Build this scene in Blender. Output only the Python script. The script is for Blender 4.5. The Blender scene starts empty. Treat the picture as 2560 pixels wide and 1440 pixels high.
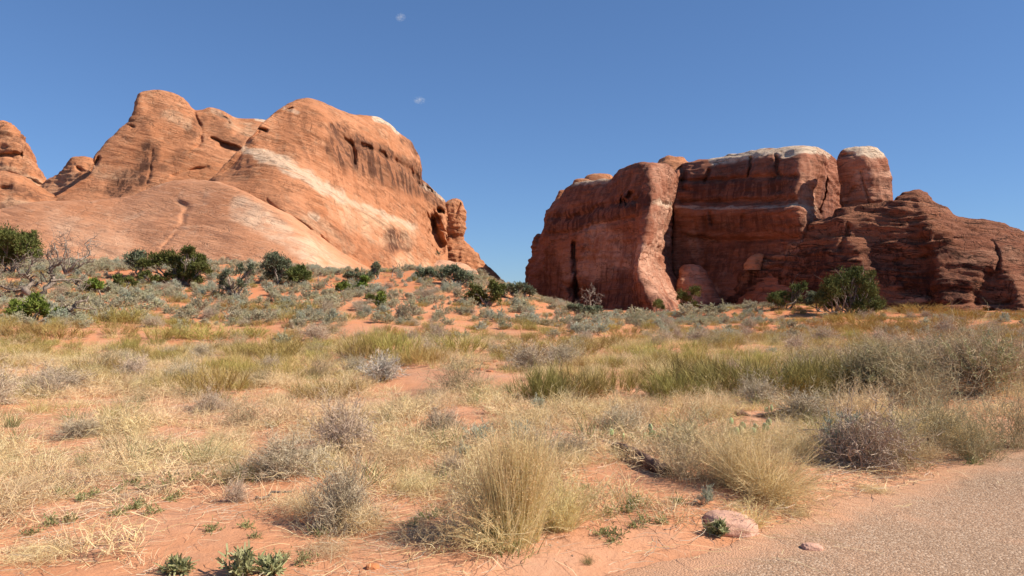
import bpy, math, random
import numpy as np
from mathutils import Vector

# ------------------------------------------------------------------ camera, sky, sun, exposure
SC = bpy.context.scene
COL = SC.collection
F, HY, CZ = 1934.0, 745.0, 1.6          # focal length and horizon row in photo pixels, eye height
cam = bpy.data.cameras.new("camera"); camo = bpy.data.objects.new("camera", cam); COL.objects.link(camo)
camo.location = (0, 0, CZ); camo.rotation_euler = (math.radians(90), 0, 0)
cam.sensor_width = 36; cam.lens = 36 * F / 2560; cam.shift_y = (HY - 720) / 2560
cam.clip_start = 0.1; cam.clip_end = 20000
SC.camera = camo

SUN_EL, SUN_BACK = math.radians(41), math.radians(12)
world = bpy.data.worlds.new("World"); SC.world = world; world.use_nodes = True
wn = world.node_tree.nodes; wl = world.node_tree.links
sky = wn.new("ShaderNodeTexSky"); sky.sky_type = 'NISHITA'; sky.sun_disc = False
sky.sun_elevation = SUN_EL; sky.sun_rotation = math.radians(90) + SUN_BACK
sky.altitude = 1500; sky.air_density = 1.0; sky.dust_density = 0.0; sky.ozone_density = 2.0
bg = wn["Background"]; bg.inputs[1].default_value = 0.081
tn = wn.new("ShaderNodeMix"); tn.data_type = 'RGBA'; tn.blend_type = 'MULTIPLY'; tn.inputs[0].default_value = 1.0
tn.inputs[7].default_value = (0.74, 0.98, 1.26, 1); wl.new(sky.outputs[0], tn.inputs[6]); gm = wn.new("ShaderNodeGamma"); gm.inputs[1].default_value = 0.72; wl.new(tn.outputs[2], gm.inputs[0])
t2 = wn.new("ShaderNodeMix"); t2.data_type = 'RGBA'; t2.blend_type = 'MULTIPLY'; t2.inputs[0].default_value = 1.0
t2.inputs[7].default_value = (0.93, 1.10, 1.34, 1); wl.new(gm.outputs[0], t2.inputs[6]); wl.new(t2.outputs[2], bg.inputs[0])
sl = bpy.data.lights.new("sun", 'SUN'); sl.energy = 5.0; sl.angle = math.radians(0.53); sl.color = (1.0, 0.93, 0.82)
so = bpy.data.objects.new("sun", sl); COL.objects.link(so)
SUND = Vector((math.cos(SUN_EL) * math.cos(SUN_BACK), -math.cos(SUN_EL) * math.sin(SUN_BACK), math.sin(SUN_EL)))
so.rotation_euler = SUND.to_track_quat('Z', 'Y').to_euler(); so.location = (60, -20, 60)
SC.view_settings.view_transform = 'Standard'; SC.view_settings.look = 'None'
SC.view_settings.exposure = 0.56; SC.view_settings.gamma = 1.0
SC.render.engine = 'CYCLES'
SC.cycles.max_bounces = 6; SC.cycles.diffuse_bounces = 2; SC.cycles.transparent_max_bounces = 4

rng = np.random.default_rng(7)

# ------------------------------------------------------------------ noise
_perm = np.random.default_rng(3).permutation(4096).astype(np.int64)
_grad = np.random.default_rng(4).normal(size=(4096, 3)); _grad /= np.linalg.norm(_grad, axis=1)[:, None]
def noise(p):
    p = np.asarray(p, float); i = np.floor(p).astype(np.int64); f = p - i
    w = f * f * f * (f * (f * 6 - 15) + 10); r = 0.0
    for dx in (0, 1):
        wx = w[..., 0] if dx else 1 - w[..., 0]
        for dy in (0, 1):
            wy = w[..., 1] if dy else 1 - w[..., 1]
            for dz in (0, 1):
                wz = w[..., 2] if dz else 1 - w[..., 2]
                h = _perm[(_perm[(_perm[(i[..., 0] + dx) & 4095] + i[..., 1] + dy) & 4095] + i[..., 2] + dz) & 4095]
                g = _grad[h]
                r = r + wx * wy * wz * (g[..., 0] * (f[..., 0] - dx) + g[..., 1] * (f[..., 1] - dy) + g[..., 2] * (f[..., 2] - dz))
    return r * 1.5
def fbm(p, o=4, lac=2.03, gain=0.5):
    r = 0.0; a = 1.0; p = np.asarray(p, float)
    for k in range(o):
        r = r + a * noise(p + 17.3 * k); p = p * lac; a *= gain
    return r
def ss(a, b, x):
    t = np.clip((np.asarray(x, float) - a) / (b - a), 0, 1); return t * t * (3 - 2 * t)
def cat(*a): return np.stack(np.broadcast_arrays(*a), -1)

# ------------------------------------------------------------------ terrain
EDGE = np.array([(-2.2, 3.2), (-0.3, 3.9), (0.51, 4.45), (1.15, 4.85), (1.64, 5.29), (2.2, 5.9), (2.9, 6.35), (3.67, 6.95), (4.6, 7.7), (5.61, 8.48), (8.5, 10.5), (14, 13.2), (30, 17)])
def edge_sd(x, y):          # signed distance to the gravel edge, positive on the sandy side
    x = np.asarray(x, float); y = np.asarray(y, float); best = np.full(np.broadcast(x, y).shape, 1e9); sg = np.ones_like(best)
    for (ax, ay), (bx, by) in zip(EDGE[:-1], EDGE[1:]):
        dx, dy = bx - ax, by - ay; L2 = dx * dx + dy * dy
        t = np.clip(((x - ax) * dx + (y - ay) * dy) / L2, 0, 1)
        d = np.hypot(x - ax - t * dx, y - ay - t * dy); s = np.sign(dx * (y - ay) - dy * (x - ax))
        m = d < best; best = np.where(m, d, best); sg = np.where(m, s, sg)
    return best * sg
def height(x, y):
    x = np.asarray(x, float); y = np.asarray(y, float)
    L = 1 - ss(-5, 9, x)
    h = (3.1 + 1.1 * (1 - ss(-24, -8, x))) * ss(19, 60, y) * L
    h = h + 0.75 * np.exp(-(((x - 22) / 9) ** 2 + ((y - 60) / 9) ** 2))
    h = h + 0.5 * np.exp(-(((x + 6) / 5) ** 2 + ((y - 55) / 6) ** 2))
    h = h - 0.35 * np.exp(-(((x - 8) / 7) ** 2 + ((y - 62) / 14) ** 2))
    h = h - 6 * ss(110, 220, y)
    near = ss(2, 12, y)
    h = h + 0.30 * near * noise(cat(x / 7, y / 7, 0.3)) + 0.10 * noise(cat(x / 2.1, y / 2.1, 4.3)) * ss(3, 8, y) * (1 - ss(100, 140, y))
    sd = edge_sd(x, y) + 0.12 * noise(cat(x * 1.4, y * 1.4, 9.1))
    h = h + 0.07 * ss(0.0, 0.5, sd) - 0.02
    h = h + 0.022 * noise(cat(x * 1.6, y * 1.6, 2.0)) * ss(0.1, 0.8, sd) + 0.010 * noise(cat(x * 5, y * 5, 7.0)) * ss(0.0, 0.5, sd) * (1 - ss(15, 30, y))
    return h
def ray(px, py): return np.array([(px - 1280) / F, 1.0, (HY - py) / F])
def gp(px, py, dmax=85.0):  # where the line of sight through a photo pixel meets the ground
    r = ray(px, py); ds = np.concatenate([np.arange(3, 30, 0.05), np.arange(30, dmax, 0.25)])
    dz = CZ + r[2] * ds - height(r[0] * ds, ds); k = np.nonzero(dz <= 0)[0]
    d = ds[k[0]] if len(k) else ds[400:][np.argmin((dz / ds)[400:])]
    x = r[0] * d; return np.array([x, d, float(height(x, d))])
def P(px, py, d): return np.array([(px - 1280) / F * d, d, CZ + (HY - py) / F * d])

# ------------------------------------------------------------------ object helpers
def mesh(name, v, f, mat=None, attrs=None, loc=None, parent=None, smooth=True, link=True):
    v = np.asarray(v, np.float32).reshape(-1, 3).copy()
    if loc is not None: v -= np.asarray(loc, np.float32)
    me = bpy.data.meshes.new(name); me.vertices.add(len(v)); me.vertices.foreach_set("co", v.ravel())
    f = np.asarray(f, np.int32)
    if f.size:
        k = f.shape[1]; me.loops.add(f.size); me.polygons.add(len(f))
        me.loops.foreach_set("vertex_index", f.ravel())
        me.polygons.foreach_set("loop_start", np.arange(0, f.size, k, dtype=np.int32))
        me.polygons.foreach_set("use_smooth", np.full(len(f), smooth))
    for n, a in (attrs or {}).items():
        at = me.attributes.new(n, 'FLOAT', 'POINT'); at.data.foreach_set("value", np.asarray(a, np.float32).ravel())
    me.update(calc_edges=True)
    if mat: me.materials.append(mat)
    o = bpy.data.objects.new(name, me)
    if loc is not None: o.location = [float(c) for c in loc]
    if parent is not None: o.parent = parent
    if link: COL.objects.link(o)
    return o
def tag(o, label=None, cat=None, group=None, kind=None):
    if label: o['label'] = label
    if cat: o['category'] = cat
    if group: o['group'] = group
    if kind: o['kind'] = kind
    return o
def empty(name, loc, label, cat, group=None):
    o = bpy.data.objects.new(name, None); COL.objects.link(o); o.location = [float(c) for c in loc]; o.empty_display_size = 0.1
    return tag(o, label, cat, group)
def join(parts):            # [(v, f, {attrs})] -> one
    V = []; Fc = []; A = {}; n = 0
    for v, f, a in parts:
        V.append(v); Fc.append(np.asarray(f) + n); n += len(v)
        for k, x in a.items(): A.setdefault(k, []).append(x)
    return np.concatenate(V), np.concatenate(Fc), {k: np.concatenate(x) for k, x in A.items()}

# ------------------------------------------------------------------ materials
def newmat(name):
    m = bpy.data.materials.new(name); m.use_nodes = True; nt = m.node_tree
    b = nt.nodes["Principled BSDF"]; b.inputs["Roughness"].default_value = 0.9
    b.inputs["Specular IOR Level"].default_value = 0.15
    return m, nt, b
class G:
    def __init__(s, nt): s.nt = nt
    def n(s, t, **k):
        x = s.nt.nodes.new(t)
        for a, b in k.items(): setattr(x, a, b)
        return x
    def l(s, a, b): s.nt.links.new(a, b)
    def attr(s, name): x = s.n("ShaderNodeAttribute"); x.attribute_name = name; return x.outputs["Fac"]
    def pos(s): return s.n("ShaderNodeNewGeometry").outputs["Position"]
    def mapv(s, v, sc):
        m = s.n("ShaderNodeMapping"); s.l(v, m.inputs[0]); m.inputs["Scale"].default_value = sc; return m.outputs[0]
    def noise(s, v, sc, det=5, rough=0.6, dist=0.0):
        x = s.n("ShaderNodeTexNoise"); x.inputs["Scale"].default_value = sc; x.inputs["Detail"].default_value = det
        x.inputs["Roughness"].default_value = rough; x.inputs["Distortion"].default_value = dist
        if v is not None: s.l(v, x.inputs["Vector"])
        return x.outputs[0]
    def ramp(s, x, a, b, lo=0.0, hi=1.0):
        m = s.n("ShaderNodeMapRange", interpolation_type='SMOOTHSTEP'); s.l(x, m.inputs[0])
        for i, v in enumerate((a, b, lo, hi)): m.inputs[1 + i].default_value = v
        return m.outputs[0]
    def math(s, op, a, b=None):
        m = s.n("ShaderNodeMath", operation=op)
        for i, v in enumerate((a, b)):
            if v is None: continue
            if isinstance(v, (int, float)): m.inputs[i].default_value = v
            else: s.l(v, m.inputs[i])
        return m.outputs[0]
    def mix(s, fac, a, b):
        m = s.n("ShaderNodeMix", data_type='RGBA')
        for i, v in ((0, fac), (6, a), (7, b)):
            if isinstance(v, (int, float)): m.inputs[i].default_value = v
            elif isinstance(v, tuple): m.inputs[i].default_value = (*v, 1)
            else: s.l(v, m.inputs[i])
        return m.outputs[2]
    def bump(s, h, strength, dist, nrm=None):
        b = s.n("ShaderNodeBump"); b.inputs["Strength"].default_value = strength; b.inputs["Distance"].default_value = dist
        s.l(h, b.inputs["Height"])
        if nrm is not None: s.l(nrm, b.inputs["Normal"])
        return b.outputs[0]

def rock_mat(name, c1, c2, pale=(0.62, 0.40, 0.24), white=(0.64, 0.48, 0.335), varn_shade=(0.10, 0.045, 0.028), dip=(0, 0), bump=1.0, strata=0.6, cracks=0.75, joints=0.9):
    m, nt, b = newmat(name); g = G(nt); p = g.pos()
    big = g.noise(p, 0.09, 4, 0.6); patch = g.noise(p, 0.45, 6, 0.65)
    rot = g.n("ShaderNodeMapping"); g.l(p, rot.inputs[0]); rot.inputs["Rotation"].default_value = (dip[0], dip[1], 0)
    strat = g.noise(g.mapv(rot.outputs[0], (0.12, 0.12, 1.6)), 1.0, 7, 0.62, 0.4)
    fine = g.noise(g.mapv(rot.outputs[0], (0.5, 0.5, 6.0)), 1.0, 6, 0.7, 0.3)
    grain = g.noise(p, 3.2, 6, 0.75)
    col = g.mix(g.ramp(big, 0.38, 0.62), c1, c2)
    col = g.mix(g.ramp(strat, 0.46, 0.66, 0, strata), col, tuple(0.62 * x for x in c2))
    col = g.mix(g.ramp(fine, 0.52, 0.72, 0, 0.5), col, pale)
    col = g.mix(g.ramp(patch, 0.52, 0.74, 0, 0.45), col, pale)
    col = g.mix(g.ramp(grain, 0.55, 0.78, 0, 0.45), col, tuple(0.5 * x for x in c1))
    ck1 = g.noise(g.mapv(rot.outputs[0], (0.16, 0.16, 1.1)), 1.0, 5, 0.6, 0.8); ck2 = g.noise(p, 0.35, 4, 0.6, 0.6)
    line = lambda x, w: g.ramp(g.math('ABSOLUTE', g.math('SUBTRACT', x, 0.5)), 0.0, w, 1.0, 0.0)
    ck3 = g.noise(g.mapv(p, (0.42, 0.42, 0.05)), 1.0, 4, 0.55, 0.5)
    joint = g.math('MULTIPLY', line(ck3, 0.011), g.ramp(g.noise(p, 0.16, 3, 0.5), 0.45, 0.6, 0.0, joints))
    crack = g.math('MULTIPLY', g.math('MAXIMUM', line(ck1, 0.026), g.math('MULTIPLY', line(ck2, 0.009), 0.9)), g.ramp(patch, 0.40, 0.58))
    crack = g.math('MAXIMUM', crack, joint)
    spk = g.noise(p, 6.5, 4, 0.8); col = g.mix(g.ramp(spk, 0.55, 0.72, 0, 0.40), col, tuple(0.55 * x for x in c1)); col = g.mix(g.ramp(spk, 0.45, 0.30, 0, 0.40), col, pale)
    pa = g.math('MULTIPLY', g.attr("pale"), g.ramp(patch, 0.3, 0.6))  # pale rock; on the right massif it also paints sunlit faces
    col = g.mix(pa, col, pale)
    wa = g.math('MULTIPLY', g.math('MULTIPLY', g.attr("white"), g.ramp(strat, 0.30, 0.44)), g.ramp(grain, 0.70, 0.48, 0.45, 1.0)); col = g.mix(wa, col, white)
    streak = g.noise(g.mapv(p, (1.0, 1.0, 0.06)), 1.0, 5, 0.65, 0.2)
    blot = g.noise(p, 0.30, 6, 0.7)
    va = g.math('MULTIPLY', g.attr("varnish_shade"), g.math('MAXIMUM', g.ramp(patch, 0.25, 0.6, 0.2, 0.5), g.math('MAXIMUM', g.ramp(streak, 0.43, 0.56), g.ramp(blot, 0.54, 0.64, 0, 0.85))))  # varnish, and on the right massif also shade painted into the colour
    col = g.mix(g.math('MULTIPLY', va, 0.92), col, varn_shade)
    col = g.mix(g.math('MULTIPLY', crack, cracks), col, tuple(0.35 * x for x in c1))
    g.l(col, b.inputs["Base Color"])
    h = g.math('ADD', g.math('MULTIPLY', strat, 0.9), g.math('ADD', g.math('MULTIPLY', fine, 0.45), g.math('MULTIPLY', grain, 0.22)))
    h = g.math('ADD', h, g.math('MULTIPLY', g.noise(p, 1.1, 8, 0.75), 0.7))
    h = g.math('SUBTRACT', h, g.math('MULTIPLY', crack, 0.5)); h = g.math('ADD', h, g.math('MULTIPLY', spk, 0.12))
    g.l(g.bump(h, 0.75 * bump, 0.6), b.inputs["Normal"])
    return m
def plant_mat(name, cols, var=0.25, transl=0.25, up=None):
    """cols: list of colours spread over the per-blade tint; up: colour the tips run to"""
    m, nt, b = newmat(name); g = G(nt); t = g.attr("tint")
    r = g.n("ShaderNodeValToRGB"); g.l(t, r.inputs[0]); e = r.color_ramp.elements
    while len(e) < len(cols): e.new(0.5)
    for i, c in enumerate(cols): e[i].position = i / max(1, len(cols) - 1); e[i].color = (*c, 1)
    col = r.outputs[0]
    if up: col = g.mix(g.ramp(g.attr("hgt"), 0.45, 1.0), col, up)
    oi = g.n("ShaderNodeObjectInfo")
    hs = g.n("ShaderNodeHueSaturation"); g.l(col, hs.inputs["Color"])
    g.l(g.math('ADD', g.math('MULTIPLY', oi.outputs["Random"], 2 * var), 1 - var), hs.inputs["Value"])
    g.l(g.math('ADD', g.math('MULTIPLY', g.math('FRACT', g.math('MULTIPLY', oi.outputs["Random"], 7.31)), 0.03), 0.485), hs.inputs["Hue"])
    g.l(hs.outputs[0], b.inputs["Base Color"])
    if transl:
        tr = g.n("ShaderNodeBsdfTranslucent"); g.l(hs.outputs[0], tr.inputs[0])
        mx = g.n("ShaderNodeMixShader"); mx.inputs[0].default_value = transl
        g.l(b.outputs[0], mx.inputs[1]); g.l(tr.outputs[0], mx.inputs[2]); g.l(mx.outputs[0], nt.nodes["Material Output"].inputs[0])
    return m
def wood_mat(name, a, bcol):
    m, nt, b = newmat(name); g = G(nt); p = g.n("ShaderNodeTexCoord").outputs["Object"]
    n1 = g.noise(g.mapv(p, (6, 6, 2.2)), 1.5, 5, 0.7, 0.5)
    g.l(g.mix(g.ramp(n1, 0.35, 0.65), a, bcol), b.inputs["Base Color"]); g.l(g.bump(n1, 0.6, 0.05), b.inputs["Normal"]); return m
M = {}
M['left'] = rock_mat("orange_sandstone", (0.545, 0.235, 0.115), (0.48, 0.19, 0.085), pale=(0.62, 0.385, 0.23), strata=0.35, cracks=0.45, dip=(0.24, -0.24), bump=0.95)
M['apron'] = rock_mat("orange_slickrock", (0.56, 0.265, 0.14), (0.51, 0.22, 0.108), pale=(0.64, 0.41, 0.265), dip=(0.2, -0.3), bump=0.7, strata=0.3, cracks=0.40, joints=0.0)
M['right'] = rock_mat("red_sandstone", (0.35, 0.138, 0.077), (0.29, 0.105, 0.056), pale=(0.55, 0.30, 0.195), varn_shade=(0.085, 0.032, 0.022), bump=0.85)
M['hill'] = rock_mat("red_slickrock", (0.37, 0.148, 0.078), (0.29, 0.105, 0.055), pale=(0.58, 0.30, 0.18), varn_shade=(0.085, 0.032, 0.022), dip=(0.0, -0.12), bump=1.6)
M['slab'] = rock_mat("pale_slickrock", (0.58, 0.33, 0.21), (0.56, 0.29, 0.17), pale=(0.66, 0.45, 0.32), dip=(0.2, 0.6), bump=0.6)

def ground_mat():
    m, nt, b = newmat("red_sand"); g = G(nt); p = g.pos()
    a = g.noise(p, 0.35, 5, 0.6); c = g.noise(p, 1.7, 6, 0.65); f = g.noise(p, 22, 6, 0.75); s = g.noise(p, 120, 3, 0.6)
    col = g.mix(g.ramp(a, 0.35, 0.65), (0.56, 0.245, 0.118), (0.565, 0.285, 0.162))
    col = g.mix(g.attr("far"), col, (0.57, 0.205, 0.085))
    col = g.mix(g.ramp(c, 0.45, 0.75, 0, 0.55), col, (0.50, 0.29, 0.185))
    col = g.mix(g.ramp(f, 0.5, 0.8, 0, 0.5), col, (0.36, 0.17, 0.09))
    col = g.mix(g.ramp(s, 0.58, 0.8, 0, 0.5), col, (0.30, 0.17, 0.11))
    g.l(col, b.inputs["Base Color"])
    h = g.math('ADD', g.math('MULTIPLY', g.noise(p, 5, 6, 0.7), 1.0), g.math('MULTIPLY', f, 0.35))
    g.l(g.bump(h, 0.5, 0.06), b.inputs["Normal"]); return m
def gravel_mat():
    m, nt, b = newmat("path_gravel"); g = G(nt); p = g.pos()
    v = g.n("ShaderNodeTexVoronoi"); v.inputs["Scale"].default_value = 82; g.l(p, v.inputs["Vector"])
    sep = g.n("ShaderNodeSeparateColor"); g.l(v.outputs["Color"], sep.inputs[0])
    a = g.noise(p, 0.8, 5, 0.6); f = g.noise(p, 40, 4, 0.7)
    col = g.mix(g.ramp(a, 0.35, 0.65), (0.35, 0.22, 0.135), (0.40, 0.24, 0.145))
    col = g.mix(g.ramp(sep.outputs[0], 0.50, 0.75, 0, 0.75), col, (0.24, 0.145, 0.09))
    col = g.mix(g.ramp(sep.outputs[1], 0.72, 0.85, 0, 0.65), col, (0.58, 0.42, 0.29))
    col = g.mix(g.ramp(f, 0.5, 0.8, 0, 0.4), col, (0.27, 0.17, 0.11))
    dr = g.noise(p, 1.1, 5, 0.6); col = g.mix(g.ramp(dr, 0.52, 0.72, 0, 0.6), col, (0.53, 0.29, 0.17))
    rim = g.ramp(g.math('ADD', g.attr("rim"), g.math('MULTIPLY', g.noise(p, 2.2, 6, 0.65), 1.1)), 0.62, 1.25, 0, 0.85)
    col = g.mix(rim, col, (0.55, 0.29, 0.165))
    g.l(col, b.inputs["Base Color"])
    h = g.math('SUBTRACT', g.math('MULTIPLY', f, 0.6), v.outputs["Distance"])
    g.l(g.bump(h, 0.5, 0.012), b.inputs["Normal"]); return m
M['sand'] = ground_mat(); M['gravel'] = gravel_mat()
M['greyleaf'] = plant_mat('grey_bush_leaves', [(0.33, 0.30, 0.155), (0.42, 0.37, 0.20), (0.52, 0.44, 0.26)], 0.1, 0.2)
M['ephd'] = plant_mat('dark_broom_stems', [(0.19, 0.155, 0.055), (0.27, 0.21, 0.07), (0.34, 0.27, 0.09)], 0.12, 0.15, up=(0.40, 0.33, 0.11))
M['weed'] = plant_mat('weed_leaves', [(0.25, 0.26, 0.11), (0.34, 0.34, 0.16), (0.42, 0.40, 0.21)], 0.1, 0.2)
M['jund'] = plant_mat('dark_juniper_foliage', [(0.06, 0.07, 0.02), (0.115, 0.125, 0.036), (0.19, 0.185, 0.06)], 0.1, 0.15)
M['seed'] = plant_mat('grass_seed', [(0.55, 0.40, 0.18), (0.68, 0.52, 0.26)], 0.1, 0.2)
M['straw'] = plant_mat("dry_grass", [(0.58, 0.40, 0.20), (0.76, 0.57, 0.31), (0.80, 0.64, 0.39), (0.68, 0.51, 0.26)], 0.15, 0.25)
M['gold'] = plant_mat("golden_grass", [(0.76, 0.60, 0.29), (0.86, 0.71, 0.39), (0.70, 0.57, 0.26), (0.90, 0.77, 0.47)], 0.05, 0.45)
M['ygrass'] = plant_mat("yellow_green_grass", [(0.58, 0.44, 0.18), (0.68, 0.53, 0.23), (0.50, 0.41, 0.15), (0.76, 0.60, 0.31)], 0.18, 0.3)
M['green'] = plant_mat("green_grass", [(0.16, 0.19, 0.07), (0.24, 0.26, 0.10), (0.45, 0.37, 0.18)], 0.15, 0.3)
M['eph'] = plant_mat("broom_stems", [(0.32, 0.225, 0.075), (0.42, 0.30, 0.10), (0.50, 0.36, 0.13), (0.36, 0.27, 0.085)], 0.18, 0.2)
M['ephg'] = plant_mat("green_broom_stems", [(0.32, 0.255, 0.08), (0.40, 0.31, 0.10), (0.48, 0.36, 0.13)], 0.15, 0.2, up=(0.50, 0.43, 0.11))
M['epho'] = plant_mat("rusty_broom_stems", [(0.37, 0.22, 0.07), (0.46, 0.28, 0.09), (0.34, 0.24, 0.075)], 0.15, 0.2)
M['sage'] = plant_mat("sage_leaves", [(0.42, 0.385, 0.235), (0.51, 0.465, 0.295), (0.56, 0.495, 0.33), (0.47, 0.435, 0.28)], 0.15, 0.2)
M['sageb'] = plant_mat("blue_sage_leaves", [(0.38, 0.40, 0.28), (0.47, 0.48, 0.35), (0.54, 0.53, 0.40)], 0.1, 0.2)
M['twig'] = plant_mat("grey_twigs", [(0.36, 0.27, 0.185), (0.50, 0.385, 0.265), (0.62, 0.49, 0.345)], 0.12, 0.0)
M['brush'] = plant_mat("brown_brush", [(0.33, 0.245, 0.135), (0.46, 0.35, 0.20), (0.58, 0.45, 0.27), (0.36, 0.32, 0.17)], 0.12, 0.1)
M['pale_twig'] = plant_mat("pale_twigs", [(0.45, 0.38, 0.31), (0.58, 0.50, 0.41)], 0.05, 0.0)
M['jun'] = plant_mat("juniper_foliage", [(0.065, 0.075, 0.02), (0.125, 0.135, 0.036), (0.19, 0.185, 0.055)], 0.1, 0.15)
M['jung'] = plant_mat("grey_juniper_foliage", [(0.10, 0.115, 0.062), (0.16, 0.175, 0.10), (0.21, 0.215, 0.13)], 0.1, 0.15)
M['junb'] = plant_mat("bright_juniper_foliage", [(0.10, 0.14, 0.02), (0.16, 0.20, 0.035), (0.21, 0.23, 0.05)], 0.1, 0.15)
M['bark'] = wood_mat("juniper_bark", (0.20, 0.15, 0.11), (0.36, 0.29, 0.23))
M['dead'] = wood_mat("weathered_deadwood", (0.13, 0.095, 0.07), (0.34, 0.26, 0.20))
M['log'] = wood_mat("dark_rotten_wood", (0.09, 0.05, 0.035), (0.22, 0.13, 0.09))
M['cactus'] = plant_mat("cactus_pad_skin", [(0.33, 0.40, 0.17), (0.45, 0.50, 0.25)], 0.15, 0.0)
M['spine'] = plant_mat("cactus_spines", [(0.60, 0.52, 0.40)], 0.05, 0.0)
M['herb'] = plant_mat("green_herb_leaves", [(0.24, 0.25, 0.10), (0.34, 0.34, 0.14), (0.44, 0.40, 0.20)], 0.15, 0.25)

# ------------------------------------------------------------------ ground and path
def build_ground():
    nv, nu = 620, 640
    t = np.linspace(0, 1, nv); y = -14 + 17 * np.minimum(t / 0.06, 1) + np.where(t > 0.06, np.expm1((t - 0.06) / 0.94 * 7.0) * 3.3, 0)
    u = np.linspace(-1, 1, nu); u = 0.55 * u + 0.45 * u ** 3
    Y = np.repeat(y[:, None], nu, 1); X = u[None] * (np.abs(Y) * 1.5 + 14)
    Z = height(X, Y); idx = np.arange(nv * nu).reshape(nv, nu)
    f = np.stack([idx[:-1, :-1], idx[:-1, 1:], idx[1:, 1:], idx[1:, :-1]], -1).reshape(-1, 4)
    o = mesh("ground", np.stack([X, Y, Z], -1), f, M['sand'], {"far": ss(14, 50, Y) * 0.9})
    tag(o, kind="structure")
    xs = np.linspace(-3, 12, 300); ys = np.linspace(-6, 12.5, 330); X, Y = np.meshgrid(xs, ys)
    sd = edge_sd(X, Y) + 0.12 * noise(cat(X * 1.4, Y * 1.4, 9.1)) + 0.05 * noise(cat(X * 6, Y * 6, 3.1))
    Z = height(X, Y) + 0.006 - 0.05 * ss(-0.08, 0.22, sd) + 0.004 * noise(cat(X * 9, Y * 9, 1.0))
    keep = (sd < 0.35); idx = np.arange(X.size).reshape(X.shape)
    f = np.stack([idx[:-1, :-1], idx[:-1, 1:], idx[1:, 1:], idx[1:, :-1]], -1)
    k = (keep[:-1, :-1] & keep[1:, 1:]); f = f[k]
    used = np.unique(f); mp = np.zeros(X.size, int); mp[used] = np.arange(len(used))
    v = np.stack([X, Y, Z], -1).reshape(-1, 3)[used]
    tag(mesh("path", v, mp[f], M['gravel'], {"rim": 0.8 * ss(-0.75, 0.15, sd).reshape(-1)[used]}), kind="structure")
build_ground()

# ------------------------------------------------------------------ rocks: control nets lofted to dense surfaces
def hermite(net, par, dense):   # net (n, ..), par (n,), dense (m,)
    n = len(par); tan = np.zeros_like(net)
    d = np.diff(net, axis=0) / np.diff(par).reshape(-1, *[1] * (net.ndim - 1))
    tan[0] = d[0]; tan[-1] = d[-1]
    h = np.diff(par)
    for i in range(1, n - 1):
        w0, w1 = h[i], h[i - 1]; tan[i] = (w0 * d[i - 1] + w1 * d[i]) / (w0 + w1)
    k = np.clip(np.searchsorted(par, dense, side='right') - 1, 0, n - 2)
    H = (par[k + 1] - par[k]); t = (dense - par[k]) / H
    sh = (-1,) + (1,) * (net.ndim - 1); t = t.reshape(sh); H = H.reshape(sh)
    return ((2 * t ** 3 - 3 * t ** 2 + 1) * net[k] + (t ** 3 - 2 * t ** 2 + t) * H * tan[k] + (-2 * t ** 3 + 3 * t ** 2) * net[k + 1] + (t ** 3 - t ** 2) * H * tan[k + 1])
def polydist(px, py, pts):
    best = np.full(px.shape, 1e9)
    if len(pts) == 1: return np.hypot(px - pts[0][0], py - pts[0][1])
    for (ax, ay), (bx, by) in zip(pts[:-1], pts[1:]):
        dx, dy = bx - ax, by - ay; t = np.clip(((px - ax) * dx + (py - ay) * dy) / (dx * dx + dy * dy + 1e-9), 0, 1)
        best = np.minimum(best, np.hypot(px - ax - t * dx, py - ay - t * dy))
    return best
def normals(p, wrap):
    a = np.gradient(p, axis=0); b = np.gradient(p, axis=1)
    if wrap:
        b[:, 0] = b[:, -1] = (p[:, 1] - p[:, -2]) / 2
    n = np.cross(b, a); n /= np.linalg.norm(n, axis=-1)[..., None] + 1e-9
    return n
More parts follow.
